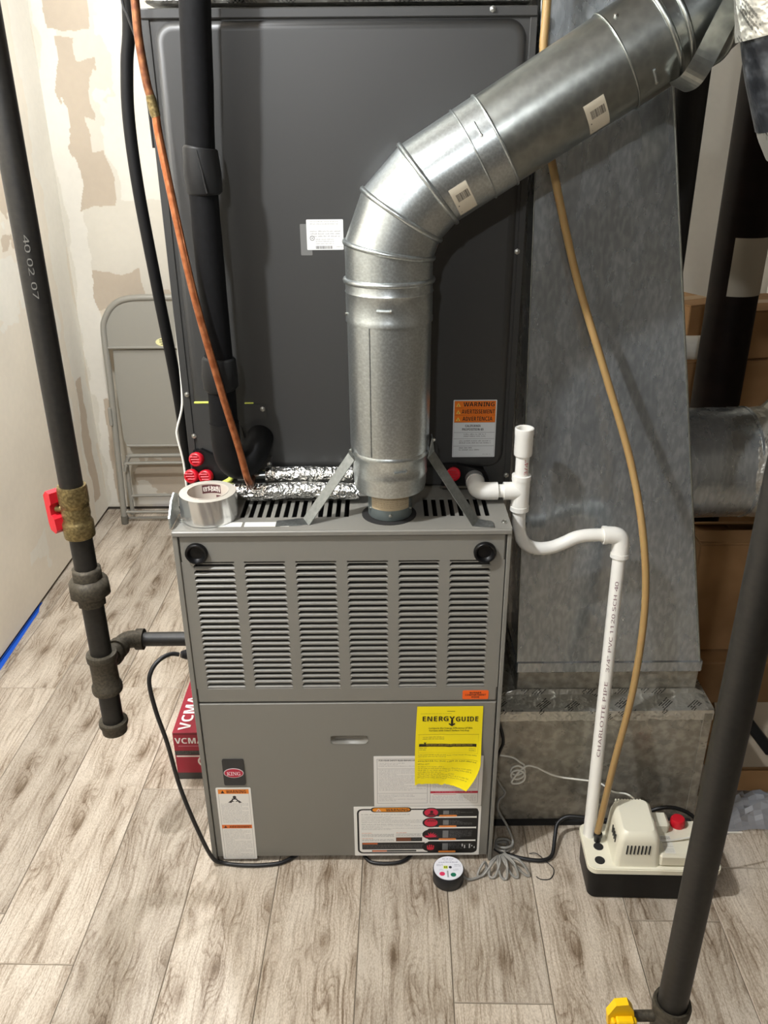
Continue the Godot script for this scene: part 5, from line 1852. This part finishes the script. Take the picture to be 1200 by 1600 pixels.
	b.extrude(rrect(0.026, 0.044, 0.001), 0.0, 0.0005, Transform3D(Basis(Vector3(0, 0, -1), Vector3(-0.4, 0.92, 0).normalized(), Vector3(0.92, 0.4, 0).normalized()), Vector3(0.1425, 0.160, -0.055)))
	part(f, "print_label", b, lm, "small label of black print")
	b = MB.new()
	b.extrude(rrect(0.022, 0.050, 0.001), 0.0, 0.0005, Transform3D(Basis(Vector3.RIGHT, Vector3(0, 0, -1), Vector3.UP), Vector3(0.168, 0.1263, -0.036)))
	part(f, "print_label", b, lm)
	# red safety switch cap
	b = MB.new()
	b.lathe([Vector2(0.016, 0.0), Vector2(0.016, 0.014), Vector2(0.013, 0.019), Vector2(0.0, 0.020)], at(0.205, 0.1255, -0.094), 20)
	part(f, "switch_cap", b, M.red, "red switch cap")

func build_chair() -> void:
	var f := thing("folding_chair", "folded grey metal chair leaning against the back wall", "chair", V(-0.875, 0.0, 3.215))
	f.rotation_degrees = Vector3(-4.5, 0, 0)
	var hw := 0.228
	var b := MB.new()
	# bent outer frame
	b.tube(smoothed([Vector3(-hw - 0.005, 0.008, 0), Vector3(-hw, 0.30, 0), Vector3(-hw + 0.005, 0.60, 0), Vector3(-hw + 0.004, 0.80, 0), Vector3(-hw + 0.016, 0.86, 0), Vector3(-hw + 0.055, 0.912, 0), Vector3(-hw + 0.115, 0.936, 0), Vector3(0, 0.94, 0), Vector3(hw - 0.115, 0.936, 0), Vector3(hw - 0.055, 0.912, 0), Vector3(hw - 0.016, 0.86, 0), Vector3(hw - 0.004, 0.80, 0), Vector3(hw - 0.005, 0.60, 0), Vector3(hw, 0.30, 0), Vector3(hw + 0.005, 0.008, 0)], 6), 0.0125, 16)
	part(f, "outer_frame", b, M.chair)
	for s in [-1.0, 1.0]:
		b = MB.new()
		b.tube([Vector3(s * (hw + 0.005), 0.0, 0), Vector3(s * (hw + 0.0045), 0.035, 0)], 0.0150, 16)
		part(f, "foot_cap", b, mat(rgb(96, 92, 82), 0.7))
		b = MB.new()
		b.box(Vector3(s * (hw + 0.006), 0.47, 0.010), Vector3(0.014, 0.075, 0.022), 0.003)
		part(f, "hinge_bracket", b, M.chair)
	# backrest
	b = MB.new()
	var poly := PackedVector2Array([Vector2(-0.212, 0.748), Vector2(-0.212, 0.86), Vector2(-0.175, 0.905), Vector2(-0.11, 0.925), Vector2(0.11, 0.925), Vector2(0.175, 0.905), Vector2(0.212, 0.86), Vector2(0.212, 0.748)])
	b.extrude(poly, -0.006, 0.0035)
	b.tube([Vector3(-0.215, 0.747, 0.000), Vector3(0.215, 0.747, 0.000)], 0.0065, 10)
	part(f, "backrest", b, M.chair)
	# folded seat with a scooped rear edge
	b = MB.new()
	poly = PackedVector2Array([Vector2(-0.200, 0.735), Vector2(-0.205, 0.60), Vector2(-0.200, 0.365), Vector2(-0.188, 0.345), Vector2(-0.16, 0.336), Vector2(0.16, 0.336), Vector2(0.188, 0.345), Vector2(0.200, 0.365), Vector2(0.205, 0.60), Vector2(0.200, 0.735)])
	b.extrude(poly, -0.022, -0.012)
	b.tube([Vector3(-0.19, 0.340, -0.014), Vector3(0.19, 0.340, -0.014)], 0.006, 10)
	part(f, "seat", b, M.chair)
	# inner rear legs and rungs
	b = MB.new()
	b.tube(smoothed([Vector3(-0.206, 0.03, -0.035), Vector3(-0.206, 0.20, -0.03), Vector3(-0.205, 0.26, -0.03), Vector3(-0.192, 0.285, -0.03), Vector3(-0.165, 0.292, -0.03), Vector3(0.165, 0.292, -0.03), Vector3(0.192, 0.285, -0.03), Vector3(0.205, 0.26, -0.03), Vector3(0.206, 0.20, -0.03), Vector3(0.206, 0.03, -0.035)], 5), 0.0090, 12)
	part(f, "inner_frame", b, M.chair)
	for q in [[0.268, 0.0, 0.0065], [0.115, -0.03, 0.0060], [0.052, 0.0, 0.0065], [0.018, -0.02, 0.006]]:
		b = MB.new()
		var hh := 0.206
		if q[0] > 0.1:
			b.tube(smoothed([Vector3(-hh, q[0] - 0.035, q[1]), Vector3(-hh + 0.008, q[0] - 0.010, q[1]), Vector3(-hh + 0.035, q[0], q[1]), Vector3(hh - 0.035, q[0], q[1]), Vector3(hh - 0.008, q[0] - 0.010, q[1]), Vector3(hh, q[0] - 0.035, q[1])], 5), q[2], 10)
		else:
			b.tube([Vector3(-hh - 0.02, q[0], q[1]), Vector3(hh + 0.02, q[0], q[1])], q[2], 10)
		part(f, "rung", b, M.chair)
	# oval sticker
	b = MB.new()
	b.extrude(ellipse(Vector2(0.008, 0.768), 0.031, 0.016), 0.0036, 0.0044)
	var st := part(f, "oval_sticker", b, mat(rgb(222, 218, 160), 0.5), "pale yellow oval sticker with dark print")
	b = MB.new()
	for k in 3:
		b.box(Vector3(0.008, 0.777 - k * 0.0085, 0.0046), Vector3(0.036 - absf(k - 0.5) * 0.01, 0.0035, 0.0006))
	part(st, "print", b, mat(rgb(96, 90, 50), 0.6))

func carton(called: String, label: String, c: Vector3, s: Vector3, turn := 0.0, group := "") -> Node3D:
	# a closed cardboard box with taped flaps; c is the middle of its foot
	var f := thing(called, label, "box", c, group)
	f.rotation_degrees.y = turn
	var b := MB.new()
	b.box(Vector3(0, s.y / 2 - 0.001, 0), s - Vector3(0, 0.003, 0), 0.003)
	part(f, "carton_body", b, M.card)
	for k in [-1.0, 1.0]:
		b = MB.new()
		b.box(Vector3(0, s.y - 0.001, k * (s.z / 4 + 0.001)), Vector3(s.x, 0.003, s.z / 2 - 0.004), 0.001)
		part(f, "flap", b, M.card)
	b = MB.new()
	b.box(Vector3(0, s.y + 0.0008, 0), Vector3(s.x * 0.98, 0.0008, 0.05))
	b.box(Vector3(-s.x / 2 - 0.0006, s.y * 0.86, 0), Vector3(0.0008, s.y * 0.28, 0.05))
	b.box(Vector3(s.x / 2 + 0.0006, s.y * 0.86, 0), Vector3(0.0008, s.y * 0.28, 0.05))
	part(f, "packing_tape", b, mat(rgb(176, 142, 96), 0.3))
	return f

func build_storage() -> void:
	var b := MB.new()
	# soil stack and post behind the duct
	b.tube([V(0.695, 0.0, 2.1), V(0.695, 2.40, 2.1)], 0.042, 24)
	single("black_post", "black post rising right behind the tapered duct's edge", "post", b, M.black_post)
	var f := thing("soil_stack", "thick dark brown soil stack with a pale patch, rising behind the branch duct", "pipe", V(0.912, 0, 2.2))
	b = MB.new()
	b.tube([Vector3(0, 0, 0), Vector3(0, 2.40, 0)], 0.063, 36)
	part(f, "stack_pipe", b, M.stack)
	b = MB.new()
	on_pipe(f, "pale_patch", Vector3.ZERO, Vector3.UP, 0.063, 1.205, 0.25, 1.75, 0.142, mat(rgb(176, 168, 152), 0.8), "pale painted patch", 0.0012, 14)
	# boxes stacked on the right
	carton("cardboard_box", "brown cardboard box on the floor under the open-topped box", V(1.02, 0.0, 2.035), Vector3(0.36, 0.160, 0.19))
	f = thing("open_carton", "large brown cardboard box with open flaps below the branch duct", "box", V(1.035, 0.166, 2.065))
	b = MB.new()
	var s := Vector3(0.36, 0.335, 0.135)
	for q in [[Vector3(0, s.y / 2, s.z / 2), Vector3(s.x, s.y, 0.005)], [Vector3(0, s.y / 2, -s.z / 2), Vector3(s.x, s.y, 0.005)], [Vector3(-s.x / 2, s.y / 2, 0), Vector3(0.005, s.y, s.z)], [Vector3(s.x / 2, s.y / 2, 0), Vector3(0.005, s.y, s.z)], [Vector3(0, 0.003, 0), Vector3(s.x, 0.005, s.z)]]:
		b.box(q[0], q[1], 0.001)
	part(f, "carton_body", b, M.card)
	for q in [[Vector3(0, s.y + 0.006, s.z / 2 - 0.033), Vector3(s.x, 0.004, 0.066), Vector3(8, 0, 0)], [Vector3(0.01, s.y + 0.016, -s.z / 2 + 0.030), Vector3(s.x, 0.004, 0.060), Vector3(-22, 0, 0)], [Vector3(s.x / 2 - 0.08, s.y + 0.026, 0.0), Vector3(0.15, 0.004, 0.11), Vector3(4, 14, 14)], [Vector3(-s.x / 2 + 0.055, s.y + 0.004, 0), Vector3(0.12, 0.004, s.z * 0.9), Vector3(0, 0, -6)]]:
		b = MB.new()
		b.box(Vector3.ZERO, q[1], 0.001)
		var o := part(f, "flap", b, M.card)
		o.position = q[0]
		o.rotation_degrees = q[2]
	b = MB.new()
	b.box(Vector3(0.045, s.y - 0.075, s.z / 2 + 0.004), Vector3(0.012, 0.07, 0.002), 0.001)
	part(f, "tear", b, mat(rgb(120, 90, 58), 0.9))
	# tray-like carton in front, with a clear bag on the floor
	f = thing("flat_carton", "low cardboard tray with raised flaps behind the near pipe", "box", V(1.03, 0.0, 1.72))
	b = MB.new()
	b.box(Vector3(0, 0.034, 0.11), Vector3(0.38, 0.066, 0.006), 0.001)
	b.box(Vector3(0, 0.034, -0.11), Vector3(0.38, 0.066, 0.006), 0.001)
	b.box(Vector3(-0.19, 0.034, 0), Vector3(0.006, 0.066, 0.22), 0.001)
	b.box(Vector3(0.19, 0.034, 0), Vector3(0.006, 0.066, 0.22), 0.001)
	b.box(Vector3(0, 0.004, 0), Vector3(0.38, 0.006, 0.22), 0.001)
	part(f, "tray", b, M.card)
	b = MB.new()
	b.box(Vector3.ZERO, Vector3(0.36, 0.004, 0.16), 0.001)
	var fp := part(f, "flap", b, mat(rgb(150, 138, 120), 0.8))
	fp.position = Vector3(0.0, 0.115, 0.03)
	fp.rotation_degrees = Vector3(48, 0, 0)
	b = MB.new()
	b.box(Vector3.ZERO, Vector3(0.028, 0.110, 0.012), 0.004)
	var rm := single("remote_control", "slim black handset lying on the low cardboard tray's flap", "remote", b, M.plastic_dark)
	rm.position = V(0.935, 0.137, 1.665)
	rm.rotation_degrees = Vector3(-42, 0, 32)
	b = MB.new()
	var pf := noise_of(33, 0.09, 4)
	var pts := []
	for j in 15:
		var row := []
		for i in 21:
			var u := i / 20.0
			var v := j / 14.0
			var hgt := 0.002 + 0.050 * sin(PI * clampf(u, 0.03, 0.97)) * sin(PI * clampf(v, 0.04, 0.96)) + 0.035 * pf.get_noise_2d(i * 7.0, j * 7.0) * sin(PI * u) * sin(PI * v)
			row.append(V(0.80 + 0.34 * u, hgt, 1.465 + 0.13 * v + 0.015 * sin(u * 7.0)))
		pts.append(row)
	for j in 14:
		for i in 20:
			b.face(pts[j][i], pts[j][i + 1], pts[j + 1][i + 1], pts[j + 1][i], Vector3.UP)
	single("clear_bag", "crumpled clear plastic bag on the floor at the right edge", "bag", b, M.clear_bag)
	# far boxes
	carton("storage_box", "dark brown carton at the bottom of the far stack behind the soil stack", V(1.17, 0.0, 2.75), Vector3(0.56, 0.44, 0.42), 0, "")
	carton("storage_box_001", "brown carton in the middle of the far stack behind the soil stack", V(1.18, 0.443, 2.74), Vector3(0.54, 0.42, 0.40), 2, "")
	carton("storage_box_002", "small light tan carton between the duct edge and the soil stack", V(0.985, 0.866, 2.73), Vector3(0.15, 0.155, 0.20), 24, "")
	carton("storage_box_003", "brown carton right of the soil stack, topmost of the far stack", V(1.25, 0.866, 2.70), Vector3(0.30, 0.15, 0.26), 10, "")
	b = MB.new()
	b.tube([V(0.55, 0.912, 2.52), V(1.02, 0.912, 2.52)], 0.036, 24)
	single("white_pipe", "short stretch of white plastic pipe between duct and soil stack", "pipe", b, M.pvc)
	# wrapped duct at the top right corner
	f = thing("wrapped_duct", "dark plastic-wrapped duct with foil tape at the top right corner", "duct", V(0.6027, 1.5907, 1.3000))
	var o := V(0.6027, 1.5907, 1.3000)
	var cr := noise_of(10, 0.10, 3, FastNoiseLite.TYPE_CELLULAR)
	b = MB.new()
	b.tube(smoothed([V(0.5420, 1.83, 1.30) - o, V(0.5560, 1.70, 1.30) - o, V(0.5770, 1.622, 1.30) - o, V(0.6060, 1.545, 1.30) - o], 6), 0.072, 36, true, 0.003, noise_of(12, 0.05, 2))
	part(f, "wrapped_pipe", b, M.film_dark)
	b = MB.new()
	b.tube(smoothed([V(0.5570, 1.705, 1.30) - o, V(0.5630, 1.68, 1.30) - o, V(0.5700, 1.652, 1.30) - o], 6), 0.084, 44, true, 0.009, cr)
	part(f, "foil_band", b, M.foil_print, "crinkled foil band")
	b = MB.new()
	b.tube(smoothed([V(0.6020, 1.558, 1.30) - o, V(0.6100, 1.540, 1.30) - o, V(0.6210, 1.524, 1.30) - o], 6), 0.0775, 44, true, 0.010, cr)
	part(f, "foil_band", b, M.foil_print, "crinkled foil band")
	b = MB.new()
	b.tube(smoothed([V(0.6160, 1.535, 1.30) - o, V(0.6620, 1.498, 1.305) - o, V(0.7320, 1.455, 1.315) - o, V(0.8220, 1.42, 1.33) - o], 6), 0.0695, 32, true, 0.002, noise_of(13, 0.05, 2))
	part(f, "lower_bend", b, M.film_dark)

func build_small_things() -> void:
	var rng := RandomNumberGenerator.new()
	rng.seed = 91
	# roll of foil tape on the furnace top
	var c := V(-0.337, TOP + 0.001, 1.462)
	var f := thing("tape_roll", "thick roll of shiny aluminium foil tape on the furnace's top left corner", "tape roll", c)
	var b := MB.new()
	var wr := []
	for q in [[0.0, -0.0010], [0.0015, 0.0], [0.018, 0.0], [0.036, 0.0], [0.0505, 0.0], [0.052, -0.0010]]:
		var pp := PackedVector3Array()
		var nn := PackedVector3Array()
		for k in 120:
			var a := TAU * k / 120.0
			var wv := 0.00055 * sin(a * 7.0 + q[0] * 30.0) + 0.0004 * sin(a * 17.0 - q[0] * 60.0)
			var sl := 0.00055 * 7.0 * cos(a * 7.0 + q[0] * 30.0) + 0.0004 * 17.0 * cos(a * 17.0 - q[0] * 60.0)
			var rr: float = 0.0543 + q[1] + wv
			pp.append(Vector3(cos(a) * rr, q[0], sin(a) * rr))
			nn.append((Vector3(cos(a), 0.0, sin(a)) * rr - Vector3(-sin(a), 0, cos(a)) * sl).normalized())
		wr.append([pp, nn])
	b.rings(wr)
	part(f, "foil_winding", b, M.tape_foil, "mirror-bright outer foil")
	var edge_m := mat(rgb(176, 172, 162), 0.7, 0.1)
	b = MB.new()
	b.lathe([Vector2(0.0535, 0.052), Vector2(0.0400, 0.0522)], Transform3D(), 56)
	part(f, "winding_edge", b, edge_m)
	b = MB.new()
	b.lathe([Vector2(0.0400, 0.053), Vector2(0.0385, 0.053), Vector2(0.0385, 0.0)], Transform3D(), 56)
	part(f, "card_core", b, mat(rgb(206, 196, 184), 0.7))
	var dark := mat(rgb(92, 52, 54), 0.6)
	# printed panels inside the core, upside down
	for q in [[0.0, 0.041, 0.98, 0.018], [-0.50, 0.020, 0.60, 0.016]]:
		b = MB.new()
		b.lathe([Vector2(0.0383, q[1] + q[3] / 2), Vector2(0.0383, q[1] - q[3] / 2)], Transform3D(), 12, -PI / 2 - q[0] - q[2] / 2, -PI / 2 - q[0] + q[2] / 2)
		part(f, "core_print", b, dark)
	var st := []
	var word := "Nashua"
	for k in 6:
		var a := 0.36 - 0.72 * k / 5.0
		var p := Vector3(sin(a) * 0.0379, 0.041, -cos(a) * 0.0379)
		var out := Vector3(-sin(a), 0, cos(a))
		st.append([word[k], Transform3D(Basis(Vector3.DOWN.cross(out), Vector3.DOWN, out), p), 0.0062, [0.0125, 0.0095, 0.0095, 0.0125, 0.0095, 0.0095][k]])
	lettering(f, st, mat(rgb(230, 222, 214), 0.6))
	# carton behind the furnace
	f = thing("pump_carton", "red and white pump carton on the floor at the furnace's left side", "box", V(-0.538, 0.0, 1.67))
	var red := mat(rgb(150, 26, 46), 0.5)
	b = MB.new()
	b.box(Vector3(0.0625, 0.076, -0.15), Vector3(0.125, 0.150, 0.30), 0.001)
	part(f, "carton_body", b, red)
	var im := sheet(160, 190, rgb(152, 28, 48))
	rect(im, 0, 0, 160, 8, rgb(120, 18, 34))
	rect(im, 14, 52, 80, 54, rgb(210, 150, 160))
	rect(im, 0, 72, 160, 90, rgb(48, 46, 44))
	micro(im, 4, 74, 150, 90, 8, rgb(112, 112, 104), rng)
	rect(im, 4, 92, 90, 98, rgb(220, 214, 206))
	rect(im, 92, 72, 160, 150, rgb(40, 34, 34))
	for k in 60:
		var a := TAU * k / 60.0
		oval(im, 100 + cos(a) * 26, 116 + sin(a) * 22, 3, 3, rgb(226, 222, 212))
	rect(im, 98, 134, 150, 140, rgb(226, 222, 212))
	rect(im, 100, 148, 160, 166, rgb(150, 150, 148))
	rect(im, 0, 164, 160, 190, rgb(58, 58, 56))
	plate(f, "front_print", 0.0005, 0.002, 0.1245, 0.150, 0.0002, 0.0006, paper(im), "", 0.0005)
	lettering(f, [["VCMA-15", at(0.058, 0.126, 0.0012), 0.108, 0.018, "bold"]], M.white)
	var top := Transform3D(Basis(Vector3(0, 0, -1), Vector3(-1, 0, 0), Vector3.UP), Vector3(0.027, 0.1518, -0.112))
	lettering(f, [["VCMA-15", top, 0.205, 0.030, "bold"]], M.white)
	b = MB.new()
	b.box(Vector3(0.078, 0.1513, -0.12), Vector3(0.0025, 0.0004, 0.20))
	for k in 4:
		b.box(Vector3(0.090 + k * 0.008, 0.1513, -0.12), Vector3(0.0014, 0.0004, 0.20 - 0.02 * k))
	part(f, "print_lines", b, mat(rgb(222, 170, 178), 0.6))
	# power cord on the left
	f = thing("power_cord", "black power cord looping from the furnace's left side to the floor", "cord")
	b = MB.new()
	b.tube(smoothed([V(-0.425, 0.547, 1.435), V(-0.440, 0.553, 1.428), V(-0.458, 0.552, 1.41), V(-0.472, 0.538, 1.395), V(-0.478, 0.510, 1.385), V(-0.471, 0.444, 1.38), V(-0.457, 0.365, 1.378), V(-0.443, 0.243, 1.378), V(-0.418, 0.123, 1.378), V(-0.395, 0.03, 1.385), V(-0.372, 0.0055, 1.392), V(-0.33, 0.005, 1.386), V(-0.28, 0.005, 1.386), V(-0.235, 0.005, 1.395), V(-0.19, 0.005, 1.43)], 6), 0.0046, 10)
	part(f, "cable", b, M.black)
	b = MB.new()
	b.tube([V(-0.421, 0.546, 1.437), V(-0.412, 0.543, 1.441), V(-0.3985, 0.540, 1.447)], [0.007, 0.0105, 0.0125], 12)
	part(f, "connector", b, M.black)
	b = MB.new()
	b.tube(smoothed([V(-0.06, 0.0045, 1.43), V(-0.04, 0.0045, 1.395), V(0.0, 0.0045, 1.388), V(0.04, 0.0045, 1.396), V(0.07, 0.0045, 1.43)], 6), 0.004, 8)
	single("black_cable_001", "short bend of black cable peeping out under the lower door", "cable", b, M.black)
	# round water alarm on the floor
	f = thing("water_alarm", "small round black sensor puck with a white printed face on the floor", "sensor", V(0.137, 0, 1.347))
	b = MB.new()
	b.lathe([Vector2(0.0, 0.0), Vector2(0.0325, 0.0), Vector2(0.0345, 0.002), Vector2(0.0345, 0.032), Vector2(0.0335, 0.034)], Transform3D(), 40)
	part(f, "case", b, mat(rgb(24, 27, 32), 0.4))
	im = sheet(192, 192, rgb(222, 224, 230))
	var nk := rgb(86, 88, 112)
	micro(im, 62, 18, 136, 32, 14, rgb(60, 66, 90), rng, 1.0)
	micro(im, 70, 34, 126, 44, 9, rgb(90, 90, 100), rng, 1.0)
	micro(im, 34, 46, 160, 58, 10, nk, rng, 1.0)
	micro(im, 20, 62, 62, 90, 11, nk, rng, 1.0)
	micro(im, 136, 66, 176, 94, 11, nk, rng, 1.0)
	rect(im, 64, 78, 92, 102, rgb(206, 222, 70))
	rect(im, 70, 82, 76, 96, rgb(60, 70, 30))
	rect(im, 82, 82, 88, 96, rgb(60, 70, 30))
	oval(im, 108, 90, 10, 10, rgb(36, 42, 48))
	micro(im, 36, 104, 62, 126, 9, nk, rng, 1.0)
	micro(im, 126, 104, 160, 126, 9, nk, rng, 1.0)
	oval(im, 52, 142, 18, 16, rgb(206, 50, 90))
	oval(im, 124, 150, 18, 16, rgb(14, 104, 78))
	rect(im, 84, 118, 94, 170, rgb(150, 160, 160))
	b = MB.new()
	var disc := ellipse(Vector2.ZERO, 0.0326, 0.0326, 40)
	b.extrude(disc, 0.0335, 0.0347, Transform3D(Basis(Vector3.RIGHT, Vector3.FORWARD, Vector3.UP), Vector3.ZERO))
	part(f, "printed_face", b, paper(im), "white printed face with red and green dots")
	# grey coiled cable from the alarm
	b = MB.new()
	var path := [V(0.170, 0.012, 1.345), V(0.185, 0.004, 1.342), V(0.212, 0.004, 1.352), V(0.226, 0.006, 1.372)]
	for k in 5:
		var a := -0.5 + k * 0.36
		var base := V(0.250 + 0.004 * k, 0.012 + 0.002 * k, 1.392)
		var tip := base + Vector3(-0.040 + 0.022 * k, 0.0, 0.046 - 0.004 * absf(k - 2.0))
		tip.y = 0.005
		var side := Vector3(0.010, 0, 0.002)
		path += [base.lerp(tip, 0.5) - side + Vector3(0, 0.012, 0), tip - side * 0.6, tip + side * 0.6, base.lerp(tip, 0.5) + side + Vector3(0, 0.016, 0), base + Vector3(0.004, 0.004, -0.004)]
	for k in 10:
		var a := k * TAU / 5.0 + 1.0
		path.append(V(0.272 + 0.020 * cos(a), 0.012 + 0.002 * k, 1.425 + 0.016 * sin(a)))
	path += [V(0.282, 0.05, 1.45), V(0.262, 0.080, 1.47), V(0.262, 0.105, 1.475), V(0.276, 0.124, 1.48), V(0.266, 0.142, 1.485), V(0.252, 0.172, 1.485), V(0.247, 0.19, 1.485)]
	b.tube(smoothed(path, 6), 0.0030, 8)
	single("grey_sensor_cable", "grey sensor cable bunched in loops beside the furnace's right foot", "cable", b, M.wire_grey)
	# white coiled thermostat wire
	b = MB.new()
	path = [V(0.248, 0.228, 1.492), V(0.270, 0.222, 1.495), V(0.292, 0.216, 1.495), V(0.308, 0.205, 1.492)]
	for k in 16:
		var a := 0.5 - k * TAU / 6.0
		path.append(V(0.303 + 0.0165 * cos(a), 0.190 - 0.0012 * k + 0.0165 * sin(a), 1.490 - 0.0010 * k))
	path += [V(0.318, 0.198, 1.485), V(0.345, 0.192, 1.49), V(0.362, 0.180, 1.492), V(0.385, 0.167, 1.492), V(0.412, 0.160, 1.49), V(0.45, 0.158, 1.485), V(0.49, 0.158, 1.475), V(0.515, 0.155, 1.45), V(0.535, 0.178, 1.418), V(0.545, 0.186, 1.395)]
	b.tube(smoothed(path, 6), 0.0022, 8)
	single("white_coiled_wire", "white wire with a small coil running across the duct to the pump", "wire", b, M.wire_white)
	b = MB.new()
	b.tube(smoothed([V(0.585, 0.140, 1.345), V(0.590, 0.132, 1.33), V(0.615, 0.130, 1.33), V(0.66, 0.134, 1.335), V(0.70, 0.140, 1.34), V(0.78, 0.12, 1.36)], 6), 0.0021, 8)
	single("white_pump_wire", "white wire lying over the right end of the condensate pump", "wire", b, M.wire_white)
	# black cords by the duct
	b = MB.new()
	b.tube(smoothed([V(0.250, 0.010, 1.425), V(0.268, 0.006, 1.415), V(0.31, 0.006, 1.398), V(0.355, 0.006, 1.392), V(0.380, 0.008, 1.405), V(0.392, 0.022, 1.440), V(0.402, 0.040, 1.468), V(0.425, 0.055, 1.475), V(0.46, 0.058, 1.47), V(0.55, 0.06, 1.455), V(0.63, 0.11, 1.445), V(0.69, 0.10, 1.44), V(0.74, 0.05, 1.43)], 6), 0.0046, 10)
	single("black_pump_cord", "thick black cord bending along the floor behind the condensate pump", "cord", b, M.black)
	b = MB.new()
	b.tube(smoothed([V(0.250, 0.33, 1.49), V(0.262, 0.290, 1.492), V(0.266, 0.262, 1.492), V(0.258, 0.235, 1.490), V(0.250, 0.20, 1.488), V(0.249, 0.165, 1.486)], 6), 0.0036, 8)
	single("black_thermostat_cable", "black cable hugging the furnace's right side above the grey loops", "cable", b, M.black)
	b = MB.new()
	b.tube(smoothed([V(0.33, 0.003, 1.415), V(0.345, 0.010, 1.408), V(0.362, 0.003, 1.395), V(0.378, 0.002, 1.37), V(0.366, 0.002, 1.345), V(0.345, 0.002, 1.343), V(0.335, 0.003, 1.350)], 6), 0.0010, 6)
	single("thin_black_wire", "hair-thin black wire curl on the floor left of the pump", "wire", b, M.black)
